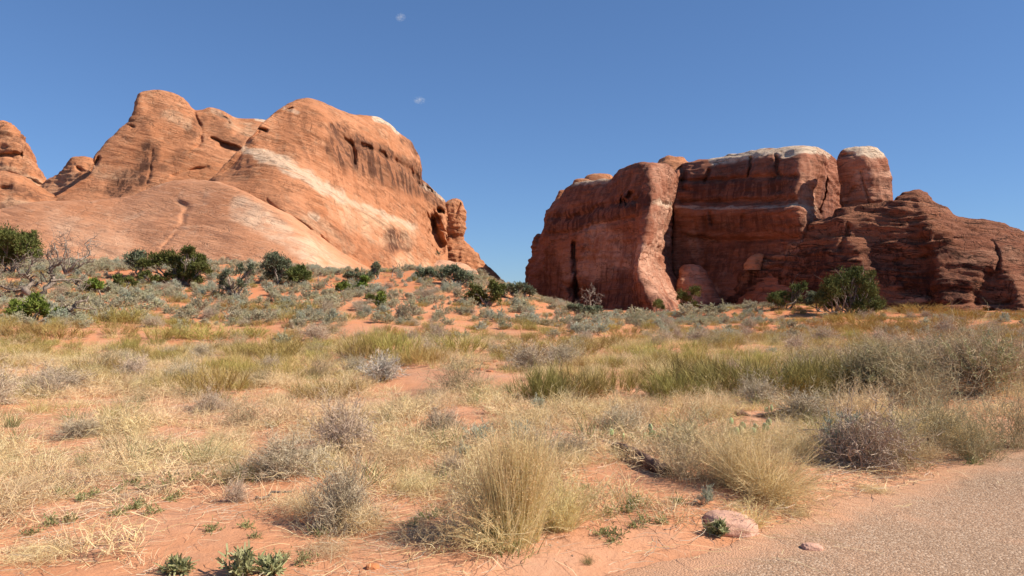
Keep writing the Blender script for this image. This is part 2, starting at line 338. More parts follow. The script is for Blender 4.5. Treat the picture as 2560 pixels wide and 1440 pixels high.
def rock(name, label, cat_, net, mat, back=(0, 8), res=0.16, disp=(0.5, 0.25, 0.18, 0.18), cuts=(), masks=None, seed=0, group=None, closed=False, endshift=0.7, bury=3.0, ledgy=0, bed=(0.10, 0.0)):
    """net[line][station] = world point, lines from the crest (or ring top) down to the foot"""
    net = np.asarray(net, float); nl = net.shape[0]
    if not closed:
        bx = np.array([back[0], back[1], 0.0]); th = np.linalg.norm(bx)
        first = net[:, :1] + bx * endshift + (net[:, :1] - net[:, 1:2]) * 0.02; last = net[:, -1:] + bx * endshift + (net[:, -1:] - net[:, -2:-1]) * 0.02
        net = np.concatenate([first, net, last], 1)
        cr = net[0]; b1 = cr + bx * 0.5 + [0, 0, -0.12 * th]; b2 = cr + bx + [0, 0, -0.5 * th]; b3 = cr + bx * 1.15; b3[:, 2] = np.minimum(-2, b3[:, 2] - 3)
        foot = net[-1] + [0, 0, -bury]
        net = np.concatenate([b3[None], b2[None], b1[None], net, foot[None]], 0)
    du = np.linalg.norm(np.diff(net, axis=1), axis=2).mean(0) + 0.05; dv = np.linalg.norm(np.diff(net, axis=0), axis=2).mean(1) + 0.02
    pu = np.concatenate([[0], np.cumsum(du)]); pv = np.concatenate([[0], np.cumsum(dv)])
    def dense(p, steps, r):
        out = [np.linspace(p[i], p[i + 1], max(2, int(math.ceil(steps[i] / r[i])) + 1))[:-1] for i in range(len(steps))]
        return np.concatenate(out + [[p[-1]]])
    ru = [res] * len(du); rv = [res] * len(dv)
    if not closed: rv[0] = rv[1] = 1.0; rv[2] = 0.4; ru[0] = ru[-1] = 0.4; rv[-1] = 0.6
    u = dense(pu, du, ru); v = dense(pv, dv, rv)
    S = hermite(net, pv, v); S = hermite(np.swapaxes(S, 0, 1), pu, u); S = np.swapaxes(S, 0, 1)   # (v, u, 3)
    if closed: S[:, -1] = S[:, 0]
    d = S[..., 1]; px = 1280 + S[..., 0] / d * F; py = HY - (S[..., 2] - CZ) / d * F
    front = np.ones_like(px)
    if not closed:
        front = ss(pv[2], pv[3] + 1e-6, v)[:, None] * np.ones_like(px)
    N = normals(S, closed)
    c = S.reshape(-1, 3).mean(0); 
    if ((S - c) * N).sum() < 0: N = -N
    q = S + seed * 31.7
    steep = 1 - np.abs(N[..., 2])
    a1, a2, a3, a4 = disp
    D = a1 * fbm(q / 7.0, 3)
    D = D + a2 * (1 - 2.2 * np.abs(noise(cat(q[..., 0] / 1.3, q[..., 1] / 1.3, q[..., 2] / 11)))) * steep * (0.4 + ss(-0.2, 0.4, noise(q / 9 + 5)))
    zz = q[..., 2] + 0.8 * noise(q / 11 + 3)
    D = D + a3 * (fbm(cat(q[..., 0] * 0.03, q[..., 1] * 0.03, zz / 1.5), 3) + 0.7 * noise(cat(q[..., 0] * 0.06, q[..., 1] * 0.06, zz / 0.5)))
    D = D + (0.05 * np.abs(noise(q / np.array([2.5, 2.5, 0.5]))) if mat is M['left'] else 0)
    D = D + a4 * fbm(q / (np.array([3.2, 3.2, 0.8]) if ledgy else 1.7), 4)
    if ledgy:
        lz = q[..., 2] + bed[0] * q[..., 0] + bed[1] * q[..., 1] + 0.9 * noise(q / 6 + 1); D = D + ledgy * (np.tanh(3.5 * noise(cat(q[..., 0] * 0.05, q[..., 1] * 0.05, lz / 0.75))) + 0.5 * np.tanh(3 * noise(cat(q[..., 0] * 0.12, q[..., 1] * 0.12, lz / 0.33)))) * ss(-0.4, 0.2, noise(q / 5 + 7))
    r = np.stack([S[..., 0], S[..., 1], S[..., 2] - CZ], -1); r /= np.linalg.norm(r, axis=-1)[..., None]
    S2 = S + N * D[..., None]
    wob = 1 + 0.5 * noise(q / 1.5); wx = 3.0 * noise(q / 2.2 + 9)
    for pts, wid, dep in cuts:
        g = np.exp(-(polydist(px + wx * 1.6, py + 2.5 * noise(q / 1.1 + 4), pts) / (wid * wob)) ** 2) * front * (1.0 if dep > 1.9 or mat is M['right'] else 0.45 + 0.8 * ss(-0.3, 0.3, noise(q / 2.6 + 2)))
        S2 = S2 + r * (dep * g)[..., None]
    A = {"white": 0 * px, "varnish_shade": 0 * px, "pale": 0 * px}
    wob2 = 9.0 * fbm(q / 2.5, 3)
    for k, lst in (masks or {}).items():
        for pts, wid, val in lst:
            A[k] = np.maximum(A[k], val * (1 - ss(0.55, 1.15, (polydist(px, py, pts) + wob2 * min(1, wid / 14)) / wid)))
    if closed:
        S2[:, -1] = S2[:, 0]
    nvv, nuu = px.shape; idx = np.arange(nvv * nuu).reshape(nvv, nuu)
    f = np.stack([idx[:-1, :-1], idx[1:, :-1], idx[1:, 1:], idx[:-1, 1:]], -1).reshape(-1, 4)
    base = S2.reshape(-1, 3).mean(0).copy(); base[2] = S2[..., 2].min()
    o = mesh(name, S2, f, mat, A, loc=base)
    return tag(o, label, cat_, group)
def netof(st, dst, off):        # st[station] = [(px, py) per line]; depth = dst[station] - off[line] (or own list per station)
    st = np.asarray(st, float); out = np.zeros((st.shape[1], st.shape[0], 3))
    for i in range(st.shape[0]):
        o = off[i] if isinstance(off[0], (list, tuple)) else off
        for j in range(st.shape[1]): out[j, i] = P(st[i, j, 0], st[i, j, 1], dst[i] - o[j])
    return out
def rings(rows, d, depth=0.8, k=16, sq=2.4, rot=0.0):    # rows (py, xl, xr[, dd]) -> closed net
    out = []
    for row in rows:
        py, xl, xr = row[:3]; dc = d + (row[3] if len(row) > 3 else 0)
        c = P((xl + xr) / 2, py, dc); R = (xr - xl) / 2 / F * dc; ring = []
        for a in np.linspace(0, 2 * math.pi, k + 1):
            ca, sa = math.cos(a), math.sin(a); m = (abs(ca) ** sq + abs(sa) ** sq) ** (-1 / sq)
            ring.append(c + np.array([R * (ca * math.cos(rot) - depth * sa * math.sin(rot)) * m, R * (ca * math.sin(rot) + depth * sa * math.cos(rot)) * m, 0]))
        out.append(ring)
    return np.array(out)

# --- left fin (the long one with the pale diagonal band)
stB = [[(533,443),(536,445),(540,447),(543,450),(546,453),(548,475)],
 [(562,412),(570,418),(575,424),(580,430),(585,445),(592,490)],
 [(612,360),(620,368),(625,378),(632,395),(640,440),(655,520)],
 [(655,305),(668,325),(690,392),(700,412),(705,470),(715,550)],
 [(690,280),(702,305),(735,415),(742,437),(742,495),(748,572)],
 [(725,258),(740,288),(775,440),(780,462),(775,520),(780,600)],
 [(790,249),(812,296),(850,487),(852,508),(845,565),(840,640)],
 [(840,270),(850,322),(885,505),(888,524),(880,583),(872,658)],
 [(880,284),(893,340),(920,522),(922,540),(915,600),(905,675)],
 [(960,302),(968,372),(985,550),(987,565),(985,620),(985,710)],
 [(992,330),(1000,392),(1020,565),(1022,580),(1020,630),(1022,712)],
 [(1032,360),(1032,410),(1042,578),(1043,592),(1045,640),(1048,712)],
 [(1050,405),(1051,436),(1060,580),(1060,595),(1063,640),(1066,712)],
 [(1050,442),(1052,470),(1074,578),(1076,594),(1080,640),(1088,715)],
 [(1076,470),(1080,492),(1092,570),(1094,586),(1098,635),(1108,715)],
 [(1112,500),(1112,515),(1114,565),(1115,583),(1118,640),(1132,715)]]
dB = [95, 95.5, 96.5, 98, 100, 102, 107, 110, 113, 119, 122, 126, 129, 131, 134, 137]
offB = [[0,.6,1.2,1.8,2.6,5],[0,.2,.5,1.3,3,7.5],[0,.25,.8,2.0,5,10],[0,.4,2,4.5,8,13],[0,1.0,4.5,7.2,10.5,15],[0,2.2,6.2,9,12.2,17]] + [[0,5,8,10.5,14,18]]*4 + [[0,5,7.5,9.5,13,17]]*3 + [[0,3.5,6.5,8.5,12,16]] + [[0,2.5,5,7,10,14]]*2
B = rock("sandstone_fin", "long orange sandstone fin with a pale diagonal band and dark streaked cliff", "rock fin", netof(stB, dB, offB), M['left'], back=(-3, 9), seed=1,
     disp=(0.26, 0.22, 0.04, 0.08), ledgy=0.05, bed=(0.24, 0.24),
     cuts=[([(828,318),(850,335),(866,352)], 9, 1.6), ([(866,352),(930,372),(1000,408),(1048,445)], 7, 1.3), ([(870,338),(884,380),(880,410)], 6, 1.2),
           ([(1082,552),(1086,585),(1104,612)], 15, 7.0), ([(1092,527),(1106,530)], 6, 3.0), ([(665,500),(705,532),(760,565),(850,628)], 4, 0.7), ([(1000,590),(1002,625)], 14, 1.0),
           ([(612,364),(650,330)], 4, 0.8), ([(640,318),(668,326)], 3, 1.2), ([(685,286),(730,270)], 3, 0.6), ([(1046,456),(1075,480)], 5, 1.2)],
     masks={"white": [([(612,374),(680,398),(770,443),(855,492)], 16, 0.75), ([(850,490),(960,540),(1030,565)], 10, 0.6), ([(940,297),(975,308),(992,330)], 10, 1.0), ([(1055,465),(1085,480),(1108,500)], 7, 0.8), ([(712,272),(745,283)], 6, 0.5), ([(775,534),(795,545)], 6, 0.6)],
            "varnish_shade": [([(835,322),(880,345),(960,385),(1045,425)], 20, 1.0), ([(845,372),(900,398),(960,420),(1000,435),(1045,452)], 44, 1.0), ([(860,330),(870,390)], 22, 0.9), ([(980,590),(985,612)], 26, 1.0), ([(1010,595),(1012,612)], 20, 0.8), ([(1010,345),(1040,380)], 14, 0.8), ([(1060,475),(1100,510)], 18, 0.9), ([(760,280),(800,310)], 16, 0.4), ([(600,450),(700,500),(800,560)], 30, 0.35), ([(820,585),(900,620),(960,660)], 34, 0.35)],
            "pale": [([(860,520),(940,570),(1000,585)], 45, 0.8), ([(780,560),(860,620)], 30, 0.5), ([(1010,660),(1060,690)], 35, 0.9)]})
# --- left peak fin behind it
stA = [[(128,500),(130,502),(134,505),(140,530)],[(185,462),(190,472),(196,487),(205,530)],[(222,440),(235,448),(250,475),(262,530)],[(236,408),(250,425),(278,470),(300,528)],
 [(238,390),(268,402),(310,452),(330,520)],[(266,356),(292,372),(335,435),(352,510)],[(302,320),(322,345),(358,420),(372,500)],[(333,287),(352,322),(382,402),(395,488)],
 [(342,248),(366,295),(402,388),(412,480)],[(354,233),(385,290),(420,382),(430,476)],[(415,230),(430,288),(447,376),(455,474)],[(458,245),(470,298),(488,376),(492,472)],
 [(487,274),(500,315),(520,376),(528,475)],[(525,269),(540,312),(560,378),(566,480)],[(560,279),(572,315),(592,378),(600,490)],[(585,293),(600,328),(620,382),(628,490)],[(640,297),(650,330),(668,385),(680,490)],[(690,305),(700,335),(715,390),(725,490)]]
dA = [106 + 0.95 * i for i in range(18)]
rock("sandstone_fin", "tall orange sandstone peak with a sheer left edge behind the smooth slope", "rock fin", netof(stA, dA, [[0, 0.25 + 0.2 * i, 1.4 + 0.38 * i, 4 + 0.48 * i] for i in range(18)]), M['left'], back=(-3, 9), seed=2, ledgy=0.07, bed=(0.15, 0.15), disp=(0.12, 0.03, 0.05, 0.10),
     cuts=[([(380,378),(376,420),(370,455)], 4, 0.35), ([(487,278),(505,330),(498,358),(470,385)], 4, 0.7), ([(540,288),(562,296),(572,306)], 5, 1.6), ([(530,345),(560,358),(600,370)], 4, 1.1), ([(555,365),(590,375)], 8, 1.3), ([(345,238),(338,262)], 4, .5), ([(318,312),(334,318)], 3, .6), ([(430,440),(470,425),(520,418)], 4, .8), ([(245,395),(240,412)], 5, 1.2)],
     masks={"varnish_shade": [([(368,382),(352,430),(290,478)], 34, 1.0), ([(375,300),(400,270)], 16, 0.5), ([(480,330),(500,300)], 20, 0.7), ([(450,390),(420,420)], 22, 0.5), ([(550,300),(560,340)], 26, 0.5), ([(600,350),(570,370)], 18, 0.7)],
            "white": [([(640,297),(665,300)], 6, 0.9), ([(530,275),(575,300)], 6, 0.4)], "pale": [([(420,285),(470,310)], 16, 0.6), ([(250,430),(330,440)], 24, 0.5), ([(580,310),(640,330)], 18, 0.6)]})
# --- knob, far dome and its lower bench
stK = [[(60,492),(62,496),(66,530)],[(105,462),(110,472),(115,530)],[(145,436),(152,450),(160,530)],[(172,410),(180,425),(190,530)],[(186,398),(198,418),(212,530)],[(215,397),(218,420),(232,530)],[(234,404),(230,424),(246,530)],[(233,416),(226,434),(256,530)],[(232,436),(236,450),(270,530)],[(262,470),(265,482),(290,530)]]
rock("rock_outcrop", "small orange sandstone knob in the notch left of the tall peak", "rock", netof(stK, [126]*10, [0, 3, 8]), M['left'], back=(0, 7), seed=3, disp=(0.3, 0.2, 0.35, 0.2), res=0.2,
     cuts=[([(192,420),(224,428)], 4, 1.2)], masks={"pale": [([(120,470),(180,440)], 20, .4)]})
stF = [[(-140,330),(-140,380),(-140,450),(-140,560)],[(-60,308),(-60,370),(-50,440),(-40,560)],[(-10,298),(-5,350),(0,430),(0,560)],[(22,304),(26,345),(30,430),(36,560)],[(44,330),(48,362),(55,440),(66,560)],[(66,362),(68,386),(78,450),(95,560)],[(84,396),(86,418),(98,465),(115,560)],[(104,434),(108,452),(120,485),(140,560)],[(128,462),(132,474),(142,500),(165,560)],[(150,490),(152,500),(165,515),(190,560)]]
rock("rock_dome", "orange sandstone dome cut off by the picture edge with a dark undercut ledge", "rock dome", netof(stF, [136]*10, [0, 5, 9, 13]), M['left'], back=(-4, 10), seed=4, disp=(0.5, 0.2, 0.5, 0.25), res=0.2,
     cuts=[([(-20,386),(25,384),(56,382)], 5, 2.0), ([(66,365),(90,410)], 4, 0.6), ([(0,430),(60,445),(110,470)], 4, 0.8)],
     masks={"varnish_shade": [([(0,340),(50,350)], 12, 0.6), ([(0,372),(55,372)], 9, 0.6)], "pale": [([(0,420),(60,440),(110,480)], 16, .6)]})
stG = [[(-150,430),(-150,470),(-150,570)],[(-60,428),(-60,470),(-60,570)],[(0,432),(0,470),(0,570)],[(40,440),(40,474),(40,570)],[(80,462),(80,486),(80,570)],[(112,488),(112,503),(112,570)],[(150,498),(150,512),(150,570)],[(200,512),(200,520),(200,570)]]
rock("rock_bench", "rounded orange rock bench at the foot of the cut-off dome", "rock", netof(stG, [107]*8, [0, 3, 6]), M['left'], back=(0, 10), seed=5, disp=(0.4, 0.15, 0.25, 0.2), res=0.2,
     cuts=[([(0,470),(25,468)], 6, 1.0)], masks={"varnish_shade": [([(0,468),(60,478),(110,500)], 14, 0.7)], "pale": [([(20,510),(90,520)], 20, .6)]})
# --- smooth slickrock slope
stD = [[(-220,560),(-220,600),(-220,660),(-220,735)],[(-80,542),(-80,585),(-80,650),(-80,735)],[(0,525),(0,575),(0,645),(0,735)],[(70,506),(70,565),(70,640),(75,735)],[(150,502),(150,560),(152,640),(160,735)],[(250,499),(250,560),(252,640),(255,735)],[(330,487),(330,555),(335,640),(340,735)],
 [(385,467),(385,540),(390,635),(395,735)],[(445,451),(445,530),(450,630),(455,735)],[(500,450),(505,530),(515,630),(525,735)],[(548,455),(565,530),(590,630),(610,735)],[(600,475),(625,545),(660,640),(690,735)],[(660,503),(690,570),(725,655),(755,735)],[(720,533),(750,592),(785,668),(815,738)],
 [(790,583),(815,632),(848,690),(875,738)],[(850,628),(872,660),(900,705),(925,742)],[(905,662),(925,682),(950,715),(975,745)],[(985,700),(1000,712),(1015,728),(1040,748)],[(1060,705),(1070,718),(1085,735),(1100,750)]]
dD = [90,90,90,90,90,90,90,90,89.6,88.8,87.8,86.4,85,84.6,87,90.5,94,101,108]
offD = [[0,5.4,12,19]]*9 + [[0,5.4,12,19]] + [[0,5.3,12,19]] + [[0,5.2,11.8,19]] + [[0,5,11.5,19]] + [[0,5,11,17]]*2 + [[0,5,11,17]]*2 + [[0,5,11,18]]*2
rock("slickrock_slope", "smooth bare orange slickrock slope rising behind the junipers", "rock slope", netof(stD, dD, offD), M['apron'], back=(-1, 10), seed=6, ledgy=0.03, bed=(0.3, 0.2), disp=(0.16, 0.0, 0.03, 0.10), res=0.17,
     cuts=[([(458,545),(470,520),(440,500)], 8, 0.35), ([(455,555),(430,590),(405,620)], 5, 0.3), ([(566,650),(575,672),(590,690)], 6, 0.6)],
     masks={"pale": [([(600,520),(720,590),(860,690)], 34, 0.9), ([(150,560),(300,620)], 40, 0.35)], "varnish_shade": [([(360,580),(410,590)], 18, 0.35), ([(300,640),(270,620)], 12, 0.3), ([(160,560),(260,575)], 10, .25)]})
# --- pillar at the fin's right end, and the pale slab below it
rock("rock_pillar", "upright red rock pillar with a rounded top at the end of the orange fin", "rock pillar",
     rings([(500,1130,1140),(501,1124,1147),(506,1116,1155),(518,1112,1160),(545,1111,1164),(575,1112,1163),(590,1113,1159),(600,1113,1158),(612,1108,1170),(630,1098,1188),(650,1092,1204),(675,1086,1226),(700,1080,1250),(722,1078,1272),(760,1070,1300)], 136, 0.8), M['left'], closed=True, seed=7, res=0.15, disp=(0.25, 0.35, 0.2, 0.25),
     cuts=[([(1138,545),(1142,525),(1152,510)], 3, 0.6), ([(1115,590),(1158,592)], 3, 0.5), ([(1108,628),(1120,625)], 4, .6)], masks={"varnish_shade": [([(1125,590),(1150,598)], 8, .5)]})
stW = [[(1085,650),(1088,660),(1090,700),(1095,730)],[(1105,648),(1108,662),(1110,700),(1115,730)],[(1140,653),(1142,668),(1145,705),(1150,730)],[(1175,665),(1176,680),(1180,708),(1185,730)],[(1200,685),(1200,695),(1205,715),(1210,735)],[(1214,705),(1212,712),(1215,725),(1220,740)]]
rock("rock_slab", "pale pink slickrock slab below the upright pillar", "rock", netof(stW, [121]*6, [0, 2.5, 6, 9]), M['slab'], back=(0, 8), seed=8, disp=(0.2, 0.1, 0.2, 0.12))

# --- right massif, left wing with the buttress
stR = [[(1316,705),(1318,715),(1320,735),(1322,755),(1324,775)],[(1320,665),(1322,680),(1325,705),(1328,740),(1330,780)],[(1346,614),(1342,640),(1340,670),(1342,720),(1345,785)],[(1361,575),(1358,610),(1356,650),(1358,715),(1362,790)],
 [(1370,520),(1368,560),(1370,620),(1374,705),(1380,795)],[(1396,490),(1392,545),(1396,620),(1402,705),(1410,800)],[(1434,462),(1430,530),(1436,610),(1444,705),(1450,800)],[(1480,456),(1478,520),(1484,605),(1492,700),(1498,800)],
 [(1528,450),(1526,510),(1530,600),(1534,700),(1538,800)],[(1550,428),(1556,500),(1562,595),(1566,690),(1575,800)],[(1590,413),(1598,490),(1596,590),(1590,680),(1605,800)],[(1622,409),(1630,480),(1614,590),(1596,670),(1640,800)],
 [(1650,412),(1648,480),(1630,590),(1612,660),(1672,800)],[(1676,428),(1668,482),(1650,590),(1646,665),(1705,800)],[(1690,444),(1676,500),(1662,595),(1672,670),(1730,800)],[(1696,462),(1682,515),(1668,600),(1682,675),(1745,800)]]
dR = [143,142,140,138,135,131,126,121,116,112,107,104,106,111,117,124]
offR = [[0,2,4,6,8]]*4 + [[0,4,6,8.5,11]]*4 + [[0,5,6.5,9.5,13]]*2 + [[0,5.5,7,11,15]]*1 + [[0,5.5,8,12,17]] + [[0,4.5,7,10.5,15]] + [[0,3.5,5.5,8.5,13]] + [[0,3,4.5,7.5,13]]*2
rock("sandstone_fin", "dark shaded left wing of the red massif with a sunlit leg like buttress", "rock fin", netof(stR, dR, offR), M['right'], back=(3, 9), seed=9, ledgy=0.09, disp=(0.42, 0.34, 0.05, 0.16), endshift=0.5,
     cuts=[([(1375,545),(1430,545),(1500,520),(1600,500)], 8, 1.2), ([(1434,610),(1440,660),(1446,740)], 7, 2.5), ([(1440,720),(1452,770)], 14, 3.0), ([(1565,500),(1572,510)], 6, 1.8), ([(1556,505),(1556,492)], 4, 2.0), ([(1580,493),(1581,483)], 4, 2.0), ([(1380,585),(1440,580),(1500,560),(1590,545)], 5, 0.7), ([(1640,505),(1680,515)], 4, .6)],
     masks={"white": [([(1435,463),(1480,458),(1525,452)], 7, 0.9), ([(1640,505),(1672,512)], 8, 0.7)],
            "pale": [([(1500,590),(1545,640),(1490,665)], 46, 1.0), ([(1605,640),(1635,700),(1665,750)], 36, 1.0), ([(1650,520),(1645,620)], 22, 0.9), ([(1650,430),(1660,500)], 24, 0.5), ([(1410,640),(1430,700)], 22, .5)],  # buttress patches: bare rock, lightened further to paint the sun on it
            "varnish_shade": [([(1385,560),(1480,535),(1600,500)], 34, 1.0), ([(1420,490),(1520,470),(1600,440)], 30, 0.6), ([(1370,700),(1380,760)], 30, .7), ([(1480,740),(1560,760),(1650,770)], 40, .9), ([(1530,690),(1600,730)], 34, 0.8), ([(1380,640),(1390,740)], 22, .6), ([(1600,450),(1560,470)], 20, .6), ([(1540,600),(1580,650)], 14, .6)]})  # real varnish, spread wider to paint shade on the unlit faces
# --- right massif, main wall
stQ = [[(1676,436),(1680,445),(1684,505),(1684,520),(1682,600),(1690,690),(1720,800)],[(1700,411),(1702,432),(1704,507),(1704,521),(1702,602),(1708,690),(1735,800)],[(1740,400),(1740,424),(1742,508),(1742,522),(1740,605),(1745,690),(1765,800)],[(1800,395),(1798,418),(1800,508),(1800,522),(1798,606),(1800,690),(1815,800)],
 [(1850,386),(1846,410),(1848,507),(1848,521),(1846,604),(1850,690),(1860,800)],[(1908,375),(1900,398),(1900,505),(1900,520),(1900,600),(1905,690),(1912,800)],[(1960,369),(1952,395),(1950,505),(1950,520),(1952,600),(1960,690),(1970,800)],[(2012,367),(2000,394),(1988,508),(1990,523),(2000,600),(2010,690),(2020,800)],
 [(2052,375),(2040,402),(2020,510),(2022,525),(2034,600),(2045,690),(2055,800)],[(2084,396),(2066,416),(2044,512),(2046,527),(2058,600),(2070,690),(2080,800)],[(2096,412),(2094,430),(2080,515),(2082,530),(2088,600),(2095,690),(2105,800)],[(2112,430),(2112,445),(2112,520),(2112,535),(2116,600),(2120,690),(2130,800)]]
dQ = [124,123,121.5,118.5,115.5,111.5,108,105.3,106.5,110,114,119]
offQ = [[0,3,5.5,7,6,9,13]]*7 + [[0,3.5,6,7.2,6.5,9,12]] + [[0,3.2,5,6,5.5,7.5,10]] + [[0,2.5,3.8,4.6,4.2,6,8]] + [[0,1.5,2.5,3,2.5,4,6]]*2
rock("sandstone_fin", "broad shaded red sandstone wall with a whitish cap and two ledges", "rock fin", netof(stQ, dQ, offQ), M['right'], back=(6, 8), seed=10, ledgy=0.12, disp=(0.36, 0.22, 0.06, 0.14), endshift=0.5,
     cuts=[([(1700,452),(1800,448),(1990,440)], 5, 1.0), ([(1876,395),(1872,440)], 4, 1.5), ([(1942,392),(1945,435)], 5, 1.6), ([(1772,425),(1760,455)], 4, 1.2), ([(1700,505),(1850,503),(1990,500)], 6, 1.0), ([(1704,420),(1708,470)], 8, 2.0), ([(1720,590),(1800,602),(1990,598)], 6, 0.9), ([(1775,535),(1778,560)], 5, .9), ([(1855,545),(1857,565)], 6, .9), ([(2062,430),(2060,480),(2045,540)], 5, 1.5), ([(1745,690),(1752,660)], 10, .5)],
     masks={"white": [([(1785,400),(1850,391),(1910,382),(1975,374),(2030,374)], 15, 1.0), ([(2030,374),(2070,388)], 8, 0.7), ([(1690,516),(1850,518),(1990,512)], 4.5, 0.6), ([(2000,520),(2040,520)], 7, .4)],
            "varnish_shade": [([(1720,440),(1850,420)], 20, .6), ([(1740,660),(1850,650),(1950,640)], 50, .7), ([(1740,480),(1900,470),(1980,460)], 28, 0.9), ([(1760,560),(1900,560),(1990,560)], 26, 0.7), ([(1750,660),(1850,650)], 34, 0.7), ([(2060,470),(2065,560)], 20, 0.8), ([(1830,430),(1960,415)], 16, .5)],  # varnish plus painted shade, including the tower's cast shadow on the right end
            "pale": [([(1740,640),(1730,590)], 14, .5), ([(1700,720),(1780,740)], 30, .9), ([(2010,420),(2020,480),(2030,590)], 24, .6)]})  # right corner and foot patches paint sunlight over bare pale rock
# --- tower head, domes on the rim, the small pinnacles
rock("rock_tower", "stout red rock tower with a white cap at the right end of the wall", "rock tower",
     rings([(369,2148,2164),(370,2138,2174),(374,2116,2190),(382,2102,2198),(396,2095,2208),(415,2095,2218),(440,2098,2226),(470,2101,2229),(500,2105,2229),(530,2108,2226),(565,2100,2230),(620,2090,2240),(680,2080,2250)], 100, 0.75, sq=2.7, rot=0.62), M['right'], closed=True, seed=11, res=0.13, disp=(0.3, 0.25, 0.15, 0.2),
     cuts=[([(2150,430),(2160,470),(2175,510)], 3, 0.5), ([(2110,390),(2130,385)], 4, .5), ([(2135,470),(2120,510)], 4, .5)],
     masks={"white": [([(2122,372),(2165,372),(2196,386)], 15, 1.0)], "pale": [([(2140,432),(2222,436)], 10, 1.0), ([(2150,400),(2190,480)], 40, 0.45)], "varnish_shade": [([(2180,455),(2222,455)], 12, .5), ([(2110,420),(2120,480)], 10, .4)]})  # wide pale patch paints sunlight on the tower's bare face
rock("rock_dome", "small layered orange dome perched on the rim of the red wall", "rock dome",
     rings([(391,1672,1680),(393,1664,1690),(398,1654,1704),(408,1644,1720),(422,1636,1736),(440,1630,1745),(470,1625,1750)], 127, 0.9), M['left'], closed=True, seed=12, res=0.17, disp=(0.15, 0.05, 0.3, 0.15))
rock("rock_dome", "flattened orange dome on the far rim of the shaded wing", "rock dome",
     rings([(433.5,1492,1504),(435,1482,1514),(439,1470,1524),(447,1462,1532),(460,1455,1540),(480,1450,1545)], 140, 0.9), M['left'], closed=True, seed=13, res=0.2, disp=(0.12, 0.05, 0.2, 0.12))
rock("rock_dome", "low red dome beside the flattened one on the far rim", "rock dome",
     rings([(445,1450,1458),(446,1440,1466),(450,1434,1474),(460,1430,1480),(480,1425,1485)], 138, 0.9), M['left'], closed=True, seed=14, res=0.2, disp=(0.12, 0.05, 0.2, 0.12))
rock("rock_block", "small upright red block on the sloping left rim of the shaded wing", "rock",
     rings([(475,1404,1412),(476,1400,1414),(482,1396,1416),(492,1392,1416),(505,1386,1420),(520,1380,1425)], 137, 0.9), M['left'], closed=True, seed=15, res=0.2, disp=(0.15, 0.05, 0.2, 0.12))
rock("rock_pinnacle", "slim dark red pinnacle standing off the left end of the shaded wing", "rock pinnacle",
     rings([(585,1345,1352),(587,1340,1357),(594,1335,1360),(610,1333,1361),(630,1331,1360),(645,1330,1362),(670,1324,1368),(720,1318,1375)], 144, 0.9), M['right'], closed=True, seed=16, res=0.2, disp=(0.2, 0.1, 0.3, 0.15))
rock("rock_outcrop", "added rounded rock bulge standing for a sunlit wall patch right of the buttress", "rock",
     rings([(664,1722,1736),(667,1708,1752),(677,1698,1766),(700,1690,1780),(740,1680,1802),(790,1670,1824)], 105, 0.5, rot=0.35), M['right'], closed=True, seed=19, res=0.13, disp=(0.15, 0.1, 0.15, 0.15), masks={"pale": [([(1730,680),(1745,740)], 30, 0.7)]})  # added bulge, shaped and paled to stand for a sunlit patch of wall
rock("rock_block", "orange boulder wedge lit at the seam between wall and ledgy hill", "rock",
     rings([(634,1896,1904),(636,1888,1908),(642,1878,1908),(650,1872,1904),(660,1866,1900),(676,1860,1900)], 103, 0.9), M['left'], closed=True, seed=17, res=0.12, disp=(0.15, 0.05, 0.2, 0.12))
# --- ledgy hill at the right
stH = [[(1762,785),(1764,788),(1768,792),(1772,800),(1775,810)],[(1812,735),(1815,750),(1820,768),(1825,788),(1830,808)],[(1862,684),(1868,712),(1875,742),(1882,772),(1890,806)],[(1905,648),(1912,688),(1922,728),(1932,762),(1945,804)],[(1962,603),(1972,655),(1985,708),(1998,752),(2010,800)],
 [(2030,568),(2042,632),(2055,695),(2070,745),(2085,800)],[(2100,532),(2115,605),(2130,682),(2145,740),(2160,798)],[(2160,516),(2176,592),(2192,672),(2208,735),(2225,798)],[(2222,507),(2238,582),(2255,665),(2270,732),(2285,798)],[(2246,490),(2266,575),(2285,662),(2300,730),(2315,798)],
 [(2268,481),(2292,570),(2312,660),(2326,730),(2340,798)],[(2300,481),(2322,572),(2345,662),(2360,732),(2375,798)],[(2316,494),(2345,580),(2372,668),(2390,735),(2405,798)],[(2370,528),(2390,598),(2412,675),(2430,738),(2450,798)],[(2450,546),(2462,608),(2478,680),(2492,740),(2510,798)],
 [(2510,563),(2520,620),(2535,685),(2548,742),(2560,798)],[(2570,590),(2580,640),(2590,692),(2600,745),(2610,798)],[(2680,625),(2690,665),(2700,705),(2710,750),(2720,798)],[(2850,690),(2855,715),(2860,740),(2865,765),(2870,798)]]
dH = [112,109.5,107,105,102,99,97,96,95,94.6,94.4,94,93.6,93,92.5,92,92,93,96]
offH = [[0,1.6,2.2,2.6,3]]+[[0,3.0,4.0,4.6,5.5]]*3 + [[0,4.4,6,6.8,8.5]]*3 + [[0,4,6,7,9]]*4 + [[0,5,8,9.5,12]]*4 + [[0,5,9,11,14]]*4
